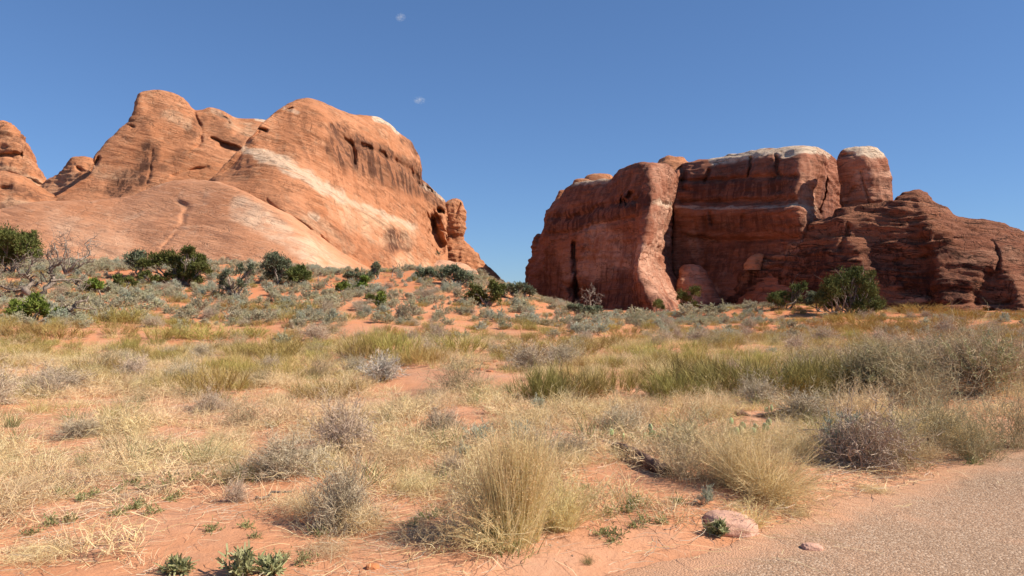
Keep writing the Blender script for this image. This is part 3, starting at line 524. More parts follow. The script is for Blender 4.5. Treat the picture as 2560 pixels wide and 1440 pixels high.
rock("slickrock_hill", "ledgy dark red slickrock hill sloping down past the stout tower", "rock hill", netof(stH, dH, offH), M['hill'], back=(5, 8), seed=18, ledgy=0.26, disp=(0.8, 0.1, 0.12, 0.30), endshift=0.4, res=0.15,
     cuts=[([(2440,760),(2450,720),(2475,690)], 12, 1.6), ([(2340,600),(2420,600)], 5, .7), ([(2480,600),(2500,650),(2490,700)], 4, .8), ([(2200,768),(2290,770),(2420,758),(2560,745)], 5, 1.0), ([(2240,650),(2330,640)], 7, .8), ([(2280,505),(2320,510)], 4, .8), ([(2120,570),(2100,620)], 6, .6), ([(2270,720),(2330,735)], 9, .8), ([(2460,774),(2480,776)], 7, 1.2)],
     masks={"varnish_shade": [([(1800,790),(1880,740),(1980,690),(2080,660)], 60, 0.9), ([(1900,760),(2000,750),(2100,740)], 60, 0.9), ([(2200,640),(2280,690),(2380,720)], 50, 0.9), ([(2290,600),(2380,640),(2440,680)], 26, 0.7)],
            "pale": [([(1990,600),(1900,670),(1850,715)], 9, 0.8), ([(2240,755),(2300,748),(2330,745)], 10, 0.9), ([(2400,650),(2560,640)], 20, .4)]})  # first pale strip paints the sunlit rim along the ridge

# ------------------------------------------------------------------ plant geometry
def unit(v): return v / (np.linalg.norm(v, axis=-1, keepdims=True) + 1e-9)
def ribbons(r, b, d, L, w, segs, bend=None, tint=None, jit=0.0, taper=0.8):
    b = np.asarray(b, float); n = len(b); L = np.broadcast_to(np.asarray(L, float), (n,)); w = np.broadcast_to(np.asarray(w, float), (n,))
    t = np.linspace(0, 1, segs + 1)
    p = b[:, None] + unit(d)[:, None] * (L[:, None] * t)[..., None]
    if bend is not None: p = p + np.asarray(bend)[:, None] * (L[:, None] * t * t)[..., None]
    if jit:
        j = np.cumsum(r.normal(size=(n, segs, 3)), 1) * (jit * L / segs)[:, None, None]; p[:, 1:] += j
    tg = unit(np.gradient(p, axis=1)); sd = unit(np.cross(tg, unit(r.normal(size=(n, 1, 3)))))
    wd = (w[:, None] * (1 - taper * t) * 0.5)[..., None]
    v = np.stack([p - sd * wd, p + sd * wd], 2)
    i = (np.arange(n)[:, None] * (segs + 1) + np.arange(segs)[None]) * 2
    f = np.stack([i, i + 1, i + 3, i + 2], -1).reshape(-1, 4)
    if tint is None: tint = r.random(n)
    A = {"tint": np.repeat(tint, (segs + 1) * 2), "hgt": np.tile(np.repeat(t, 2), n)}
    return (v.reshape(-1, 3), f, A), p
def along(r, p, k, lo=0.3, hi=1.0):   # k random points on each polyline, with tangents
    n, m = p.shape[:2]; t = r.uniform(lo, hi, (n, k)) * (m - 1); i = np.minimum(t.astype(int), m - 2); a = (t - i)[..., None]
    row = np.arange(n)[:, None]; q = p[row, i] * (1 - a) + p[row, i + 1] * a
    return q.reshape(-1, 3), unit(p[row, i + 1] - p[row, i]).reshape(-1, 3)
def lean(r, n, lo, hi):               # directions tilted lo..hi radians from upright
    a = r.uniform(0, 2 * math.pi, n); e = r.uniform(lo, hi, n)
    return np.stack([np.cos(a) * np.sin(e), np.sin(a) * np.sin(e), np.cos(e)], -1)
def tubes(polys, sides=6, rough=0.0, seed=0):
    r = np.random.default_rng(seed); V = []; Fc = []; n0 = 0
    for pts, rad in polys:
        pts = np.asarray(pts, float); rad = np.asarray(rad, float); k = len(pts)
        tg = unit(np.gradient(pts, axis=0)); up = np.where(np.abs(tg[:, 2:3]) > 0.9, [[1.0, 0, 0]], [[0, 0, 1.0]])
        a = unit(np.cross(tg, up)); b = np.cross(tg, a); th = np.linspace(0, 2 * math.pi, sides, endpoint=False)
        rr = rad[:, None] * (1 + rough * r.normal(size=(k, sides)))
        v = pts[:, None] + rr[..., None] * (np.cos(th)[None, :, None] * a[:, None] + np.sin(th)[None, :, None] * b[:, None])
        i = n0 + np.arange(k - 1)[:, None] * sides + np.arange(sides)[None]; j = n0 + np.arange(k - 1)[:, None] * sides + (np.arange(sides)[None] + 1) % sides
        Fc.append(np.stack([i, j, j + sides, i + sides], -1).reshape(-1, 4)); V.append(v.reshape(-1, 3)); n0 += k * sides
    return np.concatenate(V), np.concatenate(Fc)
def grass(seed, n, R, H, w=0.005, spread=(0.05, 0.7), droop=0.25, segs=3, hv=(0.5, 1.0), messy=0.0):
    r = np.random.default_rng(seed); a = r.uniform(0, 6.283, n); q = R * np.sqrt(r.random(n))
    b = np.stack([q * np.cos(a), q * np.sin(a), np.full(n, -0.02)], -1)
    d = unit(lean(r, n, *spread) + b * np.array([1, 1, 0]) / max(R, 0.01) * 0.35)
    bend = np.stack([d[:, 0] * 0.4, d[:, 1] * 0.4, -np.abs(r.normal(size=n)) * droop], -1)
    return ribbons(r, b, d, H * r.uniform(*hv, n), w, segs, bend, jit=messy)[0]
def broom(seed, n=1100, R=0.55, H=0.9, w=0.009, spread=0.75):
    r = np.random.default_rng(seed); k = n // 24; out = []
    a = r.uniform(0, 6.283, k); q = R * np.sqrt(r.random(k)); c = np.stack([q * np.cos(a), q * np.sin(a), np.zeros(k)], -1)
    e = q / R; fan = unit(np.stack([np.cos(a) * e * spread, np.sin(a) * e * spread, np.ones(k)], -1) + r.normal(size=(k, 3)) * 0.12)
    hh = H * (0.62 + 0.38 * np.sqrt(np.clip(1 - e * e, 0, 1))) * r.uniform(0.75, 1.08, k)
    st, p = ribbons(r, c, fan, hh * 0.6, w * 1.4, 3, jit=0.12); out.append(st)
    qv, tg = along(r, p, 24, 0.05, 1.0)
    d = unit(tg + r.normal(size=tg.shape) * 0.42 + [0, 0, 0.25])
    rest = np.repeat(hh, 24) * r.uniform(0.18, 0.55, len(qv))
    out.append(ribbons(r, qv, d, rest, w, 3, jit=0.2, tint=np.clip(np.repeat(r.random(k), 24) + r.normal(size=len(qv)) * 0.2, 0, 1))[0])
    return join(out)
def sage(seed, R=0.6, H=0.75, n0=16, leafw=0.022, leafl=0.06, stems=True):
    r = np.random.default_rng(seed); out = []
    d0 = lean(r, n0, 0.15, 1.25); L0 = 1 / np.sqrt((d0[:, 2] / H) ** 2 + (np.hypot(d0[:, 0], d0[:, 1]) / R) ** 2) * r.uniform(0.6, 0.85, n0)
    s0, p0 = ribbons(r, np.zeros((n0, 3)), d0, L0, 0.022, 4, jit=0.25, tint=r.uniform(0, .3, n0))
    q1, t1 = along(r, p0, 9, 0.35, 1.0); d1 = unit(t1 + r.normal(size=t1.shape) * 0.55 + [0, 0, 0.35])
    s1, p1 = ribbons(r, q1, d1, r.uniform(0.14, 0.28, len(q1)) * (H / 0.75), 0.010, 3, jit=0.2, tint=r.uniform(0, .3, len(q1)))
    q2, t2 = along(r, p1, 16, 0.15, 1.0); d2 = unit(t2 * 0.7 + r.normal(size=t2.shape) * 0.55 + [0, 0, 0.35])
    lf, _ = ribbons(r, q2, d2, leafl * r.uniform(0.6, 1.3, len(q2)), leafw, 1, taper=0.5, tint=np.clip(np.repeat(r.random(len(q1)), 16) + r.normal(size=len(q2)) * 0.15, 0, 1))
    return join([s0, s1]), lf
def twigs(seed, R=0.7, H=0.7, n0=30, k1=7, k2=5, w=0.008, jit=0.35, low=0.1, hi=1.45, droop=0.0):
    r = np.random.default_rng(seed)
    d0 = lean(r, n0, low, hi); L0 = 1 / np.sqrt((d0[:, 2] / H) ** 2 + (np.hypot(d0[:, 0], d0[:, 1]) / R) ** 2) * r.uniform(0.6, 1.0, n0)
    b0 = np.stack([r.normal(size=n0) * R * 0.12, r.normal(size=n0) * R * 0.12, np.zeros(n0)], -1)
    s0, p0 = ribbons(r, b0, d0, L0, w * 1.5, 5, jit=jit, taper=0.6)
    q1, t1 = along(r, p0, k1, 0.15, 1.0); s1, p1 = ribbons(r, q1, unit(t1 + r.normal(size=t1.shape) * 0.6), r.uniform(0.12, 0.36, len(q1)) * R / 0.7, w, 4, jit=jit * 1.2)
    o = [s0, s1]
    if k2:
        q2, t2 = along(r, p1, k2, 0.2, 1.0); o.append(ribbons(r, q2, unit(t2 + r.normal(size=t2.shape) * 0.7), r.uniform(0.06, 0.17, len(q2)) * R / 0.7, w * 0.7, 2, jit=jit)[0])
    return join(o)
def strawheap(seed, R=0.8, H=0.45, n=420, w=0.006):
    r = np.random.default_rng(seed); a = r.uniform(0, 6.283, n); q = R * 0.6 * np.sqrt(r.random(n))
    b = np.stack([q * np.cos(a), q * np.sin(a), r.uniform(0, H * 0.35, n)], -1); d = lean(r, n, 0.25, 1.45)
    L = r.uniform(0.35, 0.95, n) * R * 0.85
    bend = np.stack([r.normal(size=n) * 0.25, r.normal(size=n) * 0.25, -r.uniform(0.0, 0.65, n)], -1)
    s0, p0 = ribbons(r, b, d, L, w, 5, bend, jit=0.22, taper=0.5)
    q1, t1 = along(r, p0, 4, 0.3, 1.0); s1, _ = ribbons(r, q1, unit(t1 + r.normal(size=t1.shape) * 0.5), r.uniform(0.06, 0.2, len(q1)), w * 0.7, 2, jit=0.3)
    v, f, A = join([s0, s1]); v[:, 2] = np.maximum(v[:, 2], -0.03); return v, f, A
def herb(seed, R=0.16, H=0.09, n=26):
    r = np.random.default_rng(seed); d = lean(r, n, 0.5, 1.45)
    s, p = ribbons(r, r.normal(size=(n, 3)) * [R * .3, R * .3, 0], d, r.uniform(0.5, 1, n) * R, 0.004, 3, np.tile([0, 0, -0.15], (n, 1)), jit=0.3)
    q, t = along(r, p, 9, 0.2, 1.0); lf, _ = ribbons(r, q, unit(t * 0.6 + r.normal(size=t.shape) * 0.6 + [0, 0, 0.5]), r.uniform(0.018, 0.04, len(q)), 0.011, 2, taper=0.5)
    v, f, A = join([s, lf]); v[:, 2] = np.clip(v[:, 2], -0.01, None); return v, f, A
def medata(name, vfa, mat): return mesh(name, vfa[0], vfa[1], mat, vfa[2], link=False).data

PR = {   # prototype meshes: kind -> list of ([(part name, mesh)], nominal width, nominal height)
    'sagebrush': [], 'blue_sage': [], 'broom_shrub': [], 'green_broom': [], 'dark_broom': [], 'rusty_broom': [], 'twig_shrub': [], 'brush': [], 'straw_bush': [], 'green_tuft': [], 'yellow_tuft': [], 'gold_tuft': [], 'straw_tuft': [], 'herb': []}
for i in range(4):
    st, lf = sage(100 + i); PR['sagebrush'].append(([('stems', medata('stems', st, M['twig'])), ('leaves', medata('leaves', lf, M['sage']))], 1.35, 0.80))
for i in range(2):
    st, lf = sage(120 + i, H=0.85, leafw=0.016, leafl=0.085); PR['blue_sage'].append(([('stems', medata('stems', st, M['twig'])), ('leaves', medata('leaves', lf, M['sageb']))], 1.35, 0.92))
for k, mt, n in (('broom_shrub', 'eph', 4), ('green_broom', 'ephg', 3), ('rusty_broom', 'epho', 3), ('dark_broom', 'ephd', 3)):
    for i in range(n): PR[k].append(([('', medata(k, broom(200 + i + 10 * n, n=1900 if k == 'dark_broom' else 1100), M[mt]))], 1.55, 0.78))
for i in range(3): PR['twig_shrub'].append(([('', medata('twig_shrub', twigs(300 + i, n0=56, k1=10, k2=7, w=0.0095), M['twig']))], 1.4, 0.72))
for i in range(3):
    v = join([twigs(320 + i, n0=34, k1=8, k2=6, w=0.007), grass(330 + i, 160, 0.4, 0.62, 0.006, (0.05, 0.9), 0.2, messy=0.15)])
    PR['brush'].append(([('', medata('brush', v, M['brush']))], 1.4, 0.74))
for i in range(3): PR['straw_bush'].append(([('', medata('straw_bush', strawheap(340 + i), M['straw']))], 1.9, 0.62))
for k, mt in (('green_tuft', 'green'), ('yellow_tuft', 'ygrass'), ('gold_tuft', 'gold'), ('straw_tuft', 'straw')):
    for i in range(3): PR[k].append(([('', medata(k, grass(360 + i, 150, 0.13, 0.42, 0.0065, (0.03, 0.75), 0.25, messy=0.06), M[mt]))], 0.62, 0.40))
for i in range(3): PR['herb'].append(([('', medata('herb', herb(380 + i), M['herb']))], 0.34, 0.07))
NM = {'dark_broom': 'broom_shrub', 'blue_sage': 'sagebrush', 'green_broom': 'broom_shrub', 'rusty_broom': 'broom_shrub', 'brush': 'brush_shrub', 'twig_shrub': 'twig_shrub', 'green_tuft': 'grass_tuft', 'yellow_tuft': 'grass_tuft', 'gold_tuft': 'grass_tuft', 'straw_tuft': 'grass_tuft', 'herb': 'herb'}
CT = {'dark_broom': 'shrub', 'sagebrush': 'sagebrush', 'blue_sage': 'sagebrush', 'broom_shrub': 'shrub', 'green_broom': 'shrub', 'rusty_broom': 'shrub', 'twig_shrub': 'dry shrub', 'brush': 'dry shrub', 'straw_bush': 'dry grass', 'herb': 'plant'}
USED = []
def put(kind, pos, w, h, label, group=None, rot=None):
    v = PR[kind][int(rng.integers(len(PR[kind])))]; parts, nw, nh = v
    nm = NM.get(kind, kind); ct = CT.get(kind, 'grass')
    rz = rng.uniform(0, 6.283) if rot is None else rot; sc = (w / nw, w / nw, h / nh)
    if len(parts) == 1:
        o = bpy.data.objects.new(nm, parts[0][1]); COL.objects.link(o); tag(o, label, ct, group)
    else:
        o = empty(nm, pos, label, ct, group)
        for pn, me in parts:
            c = bpy.data.objects.new(pn, me); COL.objects.link(c); c.parent = o
    o.location = [float(x) for x in pos]; o.rotation_euler = (rng.normal() * 0.03, rng.normal() * 0.03, rz); o.scale = sc
    USED.append((pos[0], pos[1], w)); return o
def at(kind, px, py, wpx, hpx, label, group=None):
    g = gp(px, py); m = g[1] / F; return put(kind, g, wpx * m, hpx * m, label, group)

# ------------------------------------------------------------------ the big golden bunchgrass and its companions
def bunch(seed, n, R, H, spread, droop, lean_x=0.0, w=0.004, seeds=True):
    r = np.random.default_rng(seed); a = r.uniform(0, 6.283, n); q = R * np.sqrt(r.random(n))
    b = np.stack([q * np.cos(a), q * np.sin(a) * 0.8, np.full(n, -0.02)], -1)
    d = unit(lean(r, n, *spread) + b * [1, 1, 0] / R * 0.13 + [lean_x, 0, 0])
    bend = np.stack([d[:, 0] * 0.3, d[:, 1] * 0.3, -np.abs(r.normal(size=n)) * droop], -1)
    s, p = ribbons(r, b, d, H * r.uniform(0.45, 1.05, n), w, 5, bend, jit=0.03, taper=0.6)
    if not seeds: return s, None
    k = n // 2; q1, t1 = along(r, p[:k], 7, 0.72, 1.0)
    h1, p1 = ribbons(r, q1, unit(t1 + r.normal(size=t1.shape) * 0.5), r.uniform(0.03, 0.09, len(q1)), 0.0018, 2, jit=0.2, taper=0.2)
    h2, _ = ribbons(r, p1[:, -1], r.normal(size=t1.shape), 0.010, 0.0032, 1, taper=0.3)
    return s, join([h1, h2])
def bunchgrass(px, py, label, clumps, group=None):
    g = gp(px, py); o = empty('bunchgrass', g, label, 'grass', group); bl = []; hd = []
    for dx, dy, args in clumps:
        s, h = bunch(*args); off = np.array([dx, dy, float(height(g[0] + dx, g[1] + dy)) - g[2]])
        bl.append((s[0] + off, s[1], s[2]))
        if h: hd.append((h[0] + off, h[1], h[2]))
    b = join(bl); mesh('blades', b[0], b[1], M['gold'], b[2], parent=o)
    if hd: b = join(hd); mesh('seed_heads', b[0], b[1], M['seed'], b[2], parent=o)
    return o
bunchgrass(1275, 1375, "big golden bunchgrass clump standing alone at the front edge of the sand",
   [(0.06, 0.18, (1, 800, 0.13, 0.78, (0.0, 0.20), 0.06)), (-0.05, -0.02, (2, 300, 0.11, 0.44, (0.2, 0.9), 0.35, -0.3)), (0.02, 0.06, (3, 300, 0.11, 0.64, (0.0, 0.28), 0.12)), (-0.10, 0.15, (4, 240, 0.08, 0.64, (0.05, 0.32), 0.15, -0.08)), (0.10, 0.34, (7, 260, 0.10, 0.72, (0.0, 0.22), 0.08))])
bunchgrass(1925, 1262, "rounded golden green bunchgrass arching over the gravel edge beside a pink stone",
   [(0, 0.1, (11, 700, 0.13, 0.58, (0.1, 0.85), 0.30)), (0.05, 0.05, (12, 400, 0.11, 0.42, (0.3, 1.2), 0.35)), (-0.15, 0.25, (13, 260, 0.13, 0.60, (0.0, 0.5), 0.15))])
bunchgrass(1405, 1335, "small pale bunchgrass tuft just right of the big golden clump", [(0, 0.05, (21, 330, 0.10, 0.42, (0.05, 0.75), 0.25))])
bunchgrass(1880, 1320, "low wisp of straw grass tucked against the pink stone", [(0, 0.0, (31, 120, 0.05, 0.28, (0.2, 0.9), 0.25))])

# ------------------------------------------------------------------ junipers and dead trees
def limb(r, a, b, n=6, wig=0.12):
    t = np.linspace(0, 1, n)[:, None]; L = np.linalg.norm(b - a); p = a + (b - a) * t
    p[1:-1] += r.normal(size=(n - 2, 3)) * wig * L * 0.5; return p
def tree(px, py, lobes, label, mat='jun', seed=0, name='juniper', dens=1.0, deep=0.5, dead=0, spiky=0.0, group=None, cat_='tree', leaf=1.0, trunk_r=0.07):
    r = np.random.default_rng(1000 + seed); g = gp(px, py); m = g[1] / F; o = empty(name, g, label, cat_, group)
    xs = [l[0] for l in lobes]; W = (max(xs) - min(xs) + 40) * m; polys = []; cr = []
    Hm = max((py - l[1] + l[2]) for l in lobes) * m
    for lx, ly, lr in lobes:
        R = lr * m * 1.05; c = np.array([(lx - px) * m, r.uniform(-deep, deep) * W * 0.35, max((py - ly) * m, R * 0.35)])
        st = np.array([r.normal() * 0.12, r.normal() * 0.12, -0.1]) + np.array([c[0] * 0.35, 0, 0]) * (abs(c[0]) > 1.2)
        pl = limb(r, st, c); polys.append((pl, np.linspace(trunk_r, 0.02, len(pl))))
        for _ in range(3):
            e = c + unit(r.normal(size=3)) * R * 0.8; p2 = limb(r, pl[3], e, 5); polys.append((p2, np.linspace(0.025, 0.008, 5)))
        nc = max(6, int(42 * dens * (R / 0.6) ** 1.6)); u = unit(r.normal(size=(nc, 3))); u[:, 2] = np.where(u[:, 2] < -0.55, -u[:, 2], u[:, 2])
        cc = c + u * R * (r.uniform(0.35, 1.0, nc) + 0.35 * (r.random(nc) < 0.22))[:, None] * [1, 1, 0.85 + spiky]; cc[:, 2] = np.maximum(cc[:, 2], 0.06)
        ns = 46; cs = r.uniform(0.08, 0.17, nc) * min(1.2, max(0.55, R / 0.6))
        q = np.repeat(cc, ns, 0) + r.normal(size=(nc * ns, 3)) * np.repeat(cs, ns)[:, None] * [1, 1, 0.8 + spiky]
        dd = unit(np.repeat(u, ns, 0) * 0.6 + r.normal(size=(nc * ns, 3)) * 0.7 + [0, 0, 0.55 + spiky])
        cr.append(ribbons(r, q, dd, r.uniform(0.07, 0.15, len(q)) * leaf, 0.05 * leaf, 1, taper=0.55, tint=np.clip(np.repeat(r.random(nc), ns) * 0.8 + r.random(len(q)) * 0.3 - 0.05, 0, 1))[0])
    for _ in range(dead):
        l = lobes[int(r.integers(len(lobes)))]; c = np.array([(l[0] - px) * m, 0, (py - l[1]) * m]); e = c + unit(r.normal(size=3) + [0, -0.3, 0.8]) * l[2] * m * r.uniform(1.0, 1.5)
        p = limb(r, c * 0.5, e, 6, 0.2); polys.append((p, np.linspace(0.03, 0.006, 6)))
        for _ in range(3): polys.append((limb(r, p[3], e + r.normal(size=3) * 0.35, 4, 0.2), np.linspace(0.012, 0.004, 4)))
    v, f = tubes(polys, 6, 0.12, seed); mesh('trunk', v, f, M['bark'], parent=o)
    b = join(cr); mesh('crown', b[0], b[1], M[mat], b[2], parent=o); return o
def deadtree(px, py, stems, label, seed=0, name='dead_tree', mat='dead', twig=5, tw=0.5, d=None):
    """stems: ([(px, py)...], thick0, thick1) in photo pixels"""
    r = np.random.default_rng(2000 + seed); g = gp(px, py); m = g[1] / F; polys = []
    for pts, a, b in stems:
        q = np.array([[(x - px) * m, 0, (py - y) * m] for x, y in pts]); q[:, 1] = np.cumsum(r.normal(size=len(q)) * 0.25) * (np.arange(len(q)) > 0)
        k = (len(q) - 1) * 4 + 1; par = np.arange(len(q), dtype=float); q = hermite(q, par, np.linspace(0, len(q) - 1, k)); q[1:] += r.normal(size=(k - 1, 3)) * 0.03
        polys.append((q, np.linspace(a, b, k) * m * 0.62))
        for _ in range(twig):
            i = int(r.integers(k // 3, k)); L = tw * r.uniform(0.5, 1.3); dr = unit(r.normal(size=3) + [0, 0, 0.5])
            p = limb(r, q[i], q[i] + dr * L, 6, 0.25); polys.append((p, np.linspace(b * m * 0.5 * 0.8 + 0.006, 0.006, 6)))
            for _ in range(3):
                p2 = limb(r, p[int(r.integers(2, 5))], p[-1] + r.normal(size=3) * L * 0.4, 5, 0.25); polys.append((p2, np.linspace(0.012, 0.004, 5)))
    v, f = tubes(polys, 6, 0.18, seed); return tag(mesh(name, v, f, M[mat], loc=None), label, 'dead tree') if False else _place(mesh(name, v, f, M[mat]), g, label)
def _place(o, g, label):
    o.location = [float(c) for c in g]; return tag(o, label, 'dead tree')
T = tree
T(30, 690, [(-40,610,40),(0,600,32),(40,606,30),(75,625,26),(100,640,16),(20,640,30),(-20,650,34),(55,592,18),(-70,640,34)], "large dense juniper cut by the picture edge, above the bare twisted tree", seed=1, dead=3)
T(450, 712, [(395,655,20),(420,648,18),(380,665,16),(440,660,22),(465,640,16),(480,635,15),(487,655,18),(500,675,20),(460,685,20),(430,690,15),(515,672,10),(485,695,14),(415,700,13),(455,704,13),(500,704,11)], "wide dark green juniper with a raised tip on the orange slope", seed=2, dead=2)
T(352, 698, [(345,650,22),(365,665,18),(330,662,14),(350,640,12)], "grey green shrubby tree with bare lower twigs left of the wide juniper", 'jung', 3, dens=0.7, dead=3)
T(692, 710, [(690,660,26),(672,672,16),(710,664,18),(680,690,18),(700,682,20),(692,645,14)], "tall grey green tree standing left of a round dark bush", 'jung', 4, dens=0.8, dead=2)
T(748, 716, [(745,690,20),(732,695,15),(762,692,15),(748,678,14)], "round dark green juniper bush right of the tall grey green tree", seed=5)
T(85, 806, [(50,775,22),(85,765,22),(115,772,20),(35,785,16),(140,785,14),(70,788,20),(110,790,16)], "low spreading yellow green juniper under the bare twisted tree", 'junb', 6)
T(238, 740, [(238,716,15),(228,722,12),(250,720,12)], "small ball shaped bright green juniper on the scrubby slope", 'junb', 7, dens=1.3)
T(305, 728, [(300,704,13),(318,706,11)], "small olive juniper right of the ball shaped one", 'jun', 8)
T(375, 716, [(370,692,12),(385,700,10)], "small green juniper in front of the wide dark one", 'jun', 9)
T(590, 745, [(575,690,12),(600,678,13),(620,690,12),(555,705,13),(632,672,8),(605,712,12),(560,722,8)], "sparse pinyon with bare stems on the red sand", 'jung', 10, dens=0.45, name='pinyon', dead=5, trunk_r=0.05)
T(856, 738, [(850,722,10),(864,720,9),(857,712,6)], "small bright green bush beneath the smooth slope", 'junb', 11, dens=1.2)
T(910, 730, [(908,712,13),(914,700,9),(903,722,10)], "leafy mid green bush right of the bright green one", 'junb', 12)
T(951, 772, [(951,752,6),(949,760,8),(953,744,4)], "tiny upright green juniper seedling among grey sage", 'junb', 13, spiky=0.3)
T(925, 758, [(925,748,7)], "tiny dark green seedling left of the upright one", 'jun', 14)
T(885, 706, [(882,688,12),(872,694,8),(905,696,12),(920,692,9)], "grey green clump of low trees on the dune crest", 'jung', 15, dens=0.8)
T(940, 700, [(938,668,11),(946,676,9),(936,684,8)], "thin grey pinyon rising from the dune crest", 'jung', 16, dens=0.7, name='pinyon')
T(1066, 700, [(1055,686,12),(1075,684,12),(1088,689,8),(1043,690,7)], "flat dark juniper on the dune crest", 'jung', 17)
T(1140, 716, [(1115,682,13),(1135,680,14),(1155,692,14),(1172,698,9),(1104,692,10),(1145,700,14)], "spreading dark juniper in front of the pale slab", 'jung', 18, dead=2)
T(1215, 765, [(1190,728,14),(1180,745,14),(1205,740,11),(1235,722,15),(1250,735,15),(1240,750,11),(1195,755,10),(1255,720,9)], "two lobed juniper with a gap showing red sand", 'jun', 19)
T(1300, 752, [(1275,725,13),(1297,722,15),(1318,730,13),(1285,740,10),(1328,735,7)], "olive juniper right before the left foot of the shaded wall", 'jung', 20)
T(1462, 792, [(1445,775,13),(1470,780,14),(1490,778,10),(1430,772,8)], "low dark juniper around the pale dead snag", 'jung', 21, dens=0.7)
T(1645, 775, [(1640,755,11),(1650,750,9),(1655,762,8)], "small round green juniper beside the sunlit buttress foot", 'jun', 22)
T(1722, 776, [(1735,725,13),(1705,738,13),(1720,746,10),(1742,732,9),(1738,760,9),(1698,742,8),(1712,760,9)], "dark pinyon with separate foliage tufts before the sunlit patch of wall", 'jun', 23, name='pinyon', dens=0.9)
T(1965, 775, [(1935,748,15),(1960,742,14),(1990,728,14),(2005,720,10),(1995,748,16),(1950,758,15)], "dark juniper with grey dead branches at the ledgy hill's foot", 'jund', 24, dead=6)
T(2050, 780, [(2035,745,16),(2055,750,15),(2025,757,12)], "small juniper wedged left of the big spiky one", 'jung', 25)
T(2125, 790, [(2075,730,20),(2100,718,22),(2128,712,20),(2150,700,16),(2140,686,9),(2165,725,20),(2110,745,24),(2150,752,22),(2180,752,16),(2085,755,18),(2060,720,13),(2172,700,9),(2120,692,8),(2200,760,10),(2143,680,5),(2150,676,5),(2172,688,6),(2060,740,16),(2185,738,14),(2095,700,7),(2128,690,6),(2210,765,10),(2090,772,16),(2140,774,16),(2182,772,14),(2045,758,14)], "biggest dark spiky juniper before the ledgy hill", 'jund', 26, dead=8, spiky=0.6, dens=0.75)
deadtree(95, 752, [([(95,752),(75,735),(72,705),(66,690)],15,7), ([(66,690),(50,680),(35,668)],5,2), ([(66,690),(80,670),(85,655)],5,2), ([(95,752),(118,725),(126,705),(120,685),(130,668),(150,655)],11,4), ([(126,705),(150,700),(170,708),(185,705)],5,2), ([(72,720),(40,725),(10,715),(-5,690)],7,2), ([(120,685),(105,660),(100,640)],4,2), ([(75,735),(45,730),(5,735)],5,2)], "bare twisted dead tree with forked pale trunk at the left", 1, twig=7, tw=0.8)
deadtree(165, 692, [([(165,692),(150,640),(140,610)],4,2), ([(165,692),(168,640),(165,605)],4,1.5), ([(168,690),(195,655),(212,635),(205,610)],6,2), ([(168,690),(205,660),(230,655)],4,2), ([(165,692),(180,650),(178,615)],3,1.5)], "leafless dark branches against the slope, right of the large juniper", 2, twig=7, tw=0.7, mat='bark')
deadtree(182, 800, [([(168,800),(180,775),(198,755),(203,745)],11,3), ([(182,795),(205,785),(222,782)],5,2), ([(180,775),(200,770),(225,772)],4,2)], "broken grey stump with splayed roots right of the low juniper", 3, twig=3, tw=0.4)
deadtree(800, 722, [([(800,722),(794,705),(790,690)],2.5,1), ([(800,722),(812,712),(825,716)],2.5,1)], "small bare forked snag at the foot of the smooth slope", 4, twig=3, tw=0.4, mat='bark')
deadtree(980, 695, [([(980,695),(980,675),(978,662)],2.2,1), ([(980,680),(990,672),(995,672)],1.6,1)], "slender dead sapling on the dune crest", 5, twig=3, tw=0.4)
deadtree(1472, 792, [([(1472,792),(1474,760),(1470,735),(1465,722)],4,1.5), ([(1474,765),(1485,745),(1487,730)],3,1.2), ([(1474,760),(1460,745),(1455,735)],2.5,1.2), ([(1474,775),(1490,758),(1504,757)],2.5,1.2)], "pale dead snag against the dark shaded wall", 6, twig=5, tw=0.35)
# the one bush that grows on the rock, and the tuft on the bare slope
def rockbush(P3, w, label, seed):
    st, lf = sage(seed, R=w / 2, H=w * 0.45, n0=12); o = empty('rock_bush', P3, label, 'bush')
    mesh('stems', st[0], st[1], M['twig'], st[2], parent=o); mesh('leaves', lf[0], lf[1], M['jung'], lf[2], parent=o)
rockbush(P(1097, 640, 120), 1.9, "dark bush growing on rock beside the alcove", 71)
rockbush(P(88, 550, 95), 0.9, "lone small tuft on the bare slickrock slope", 72)

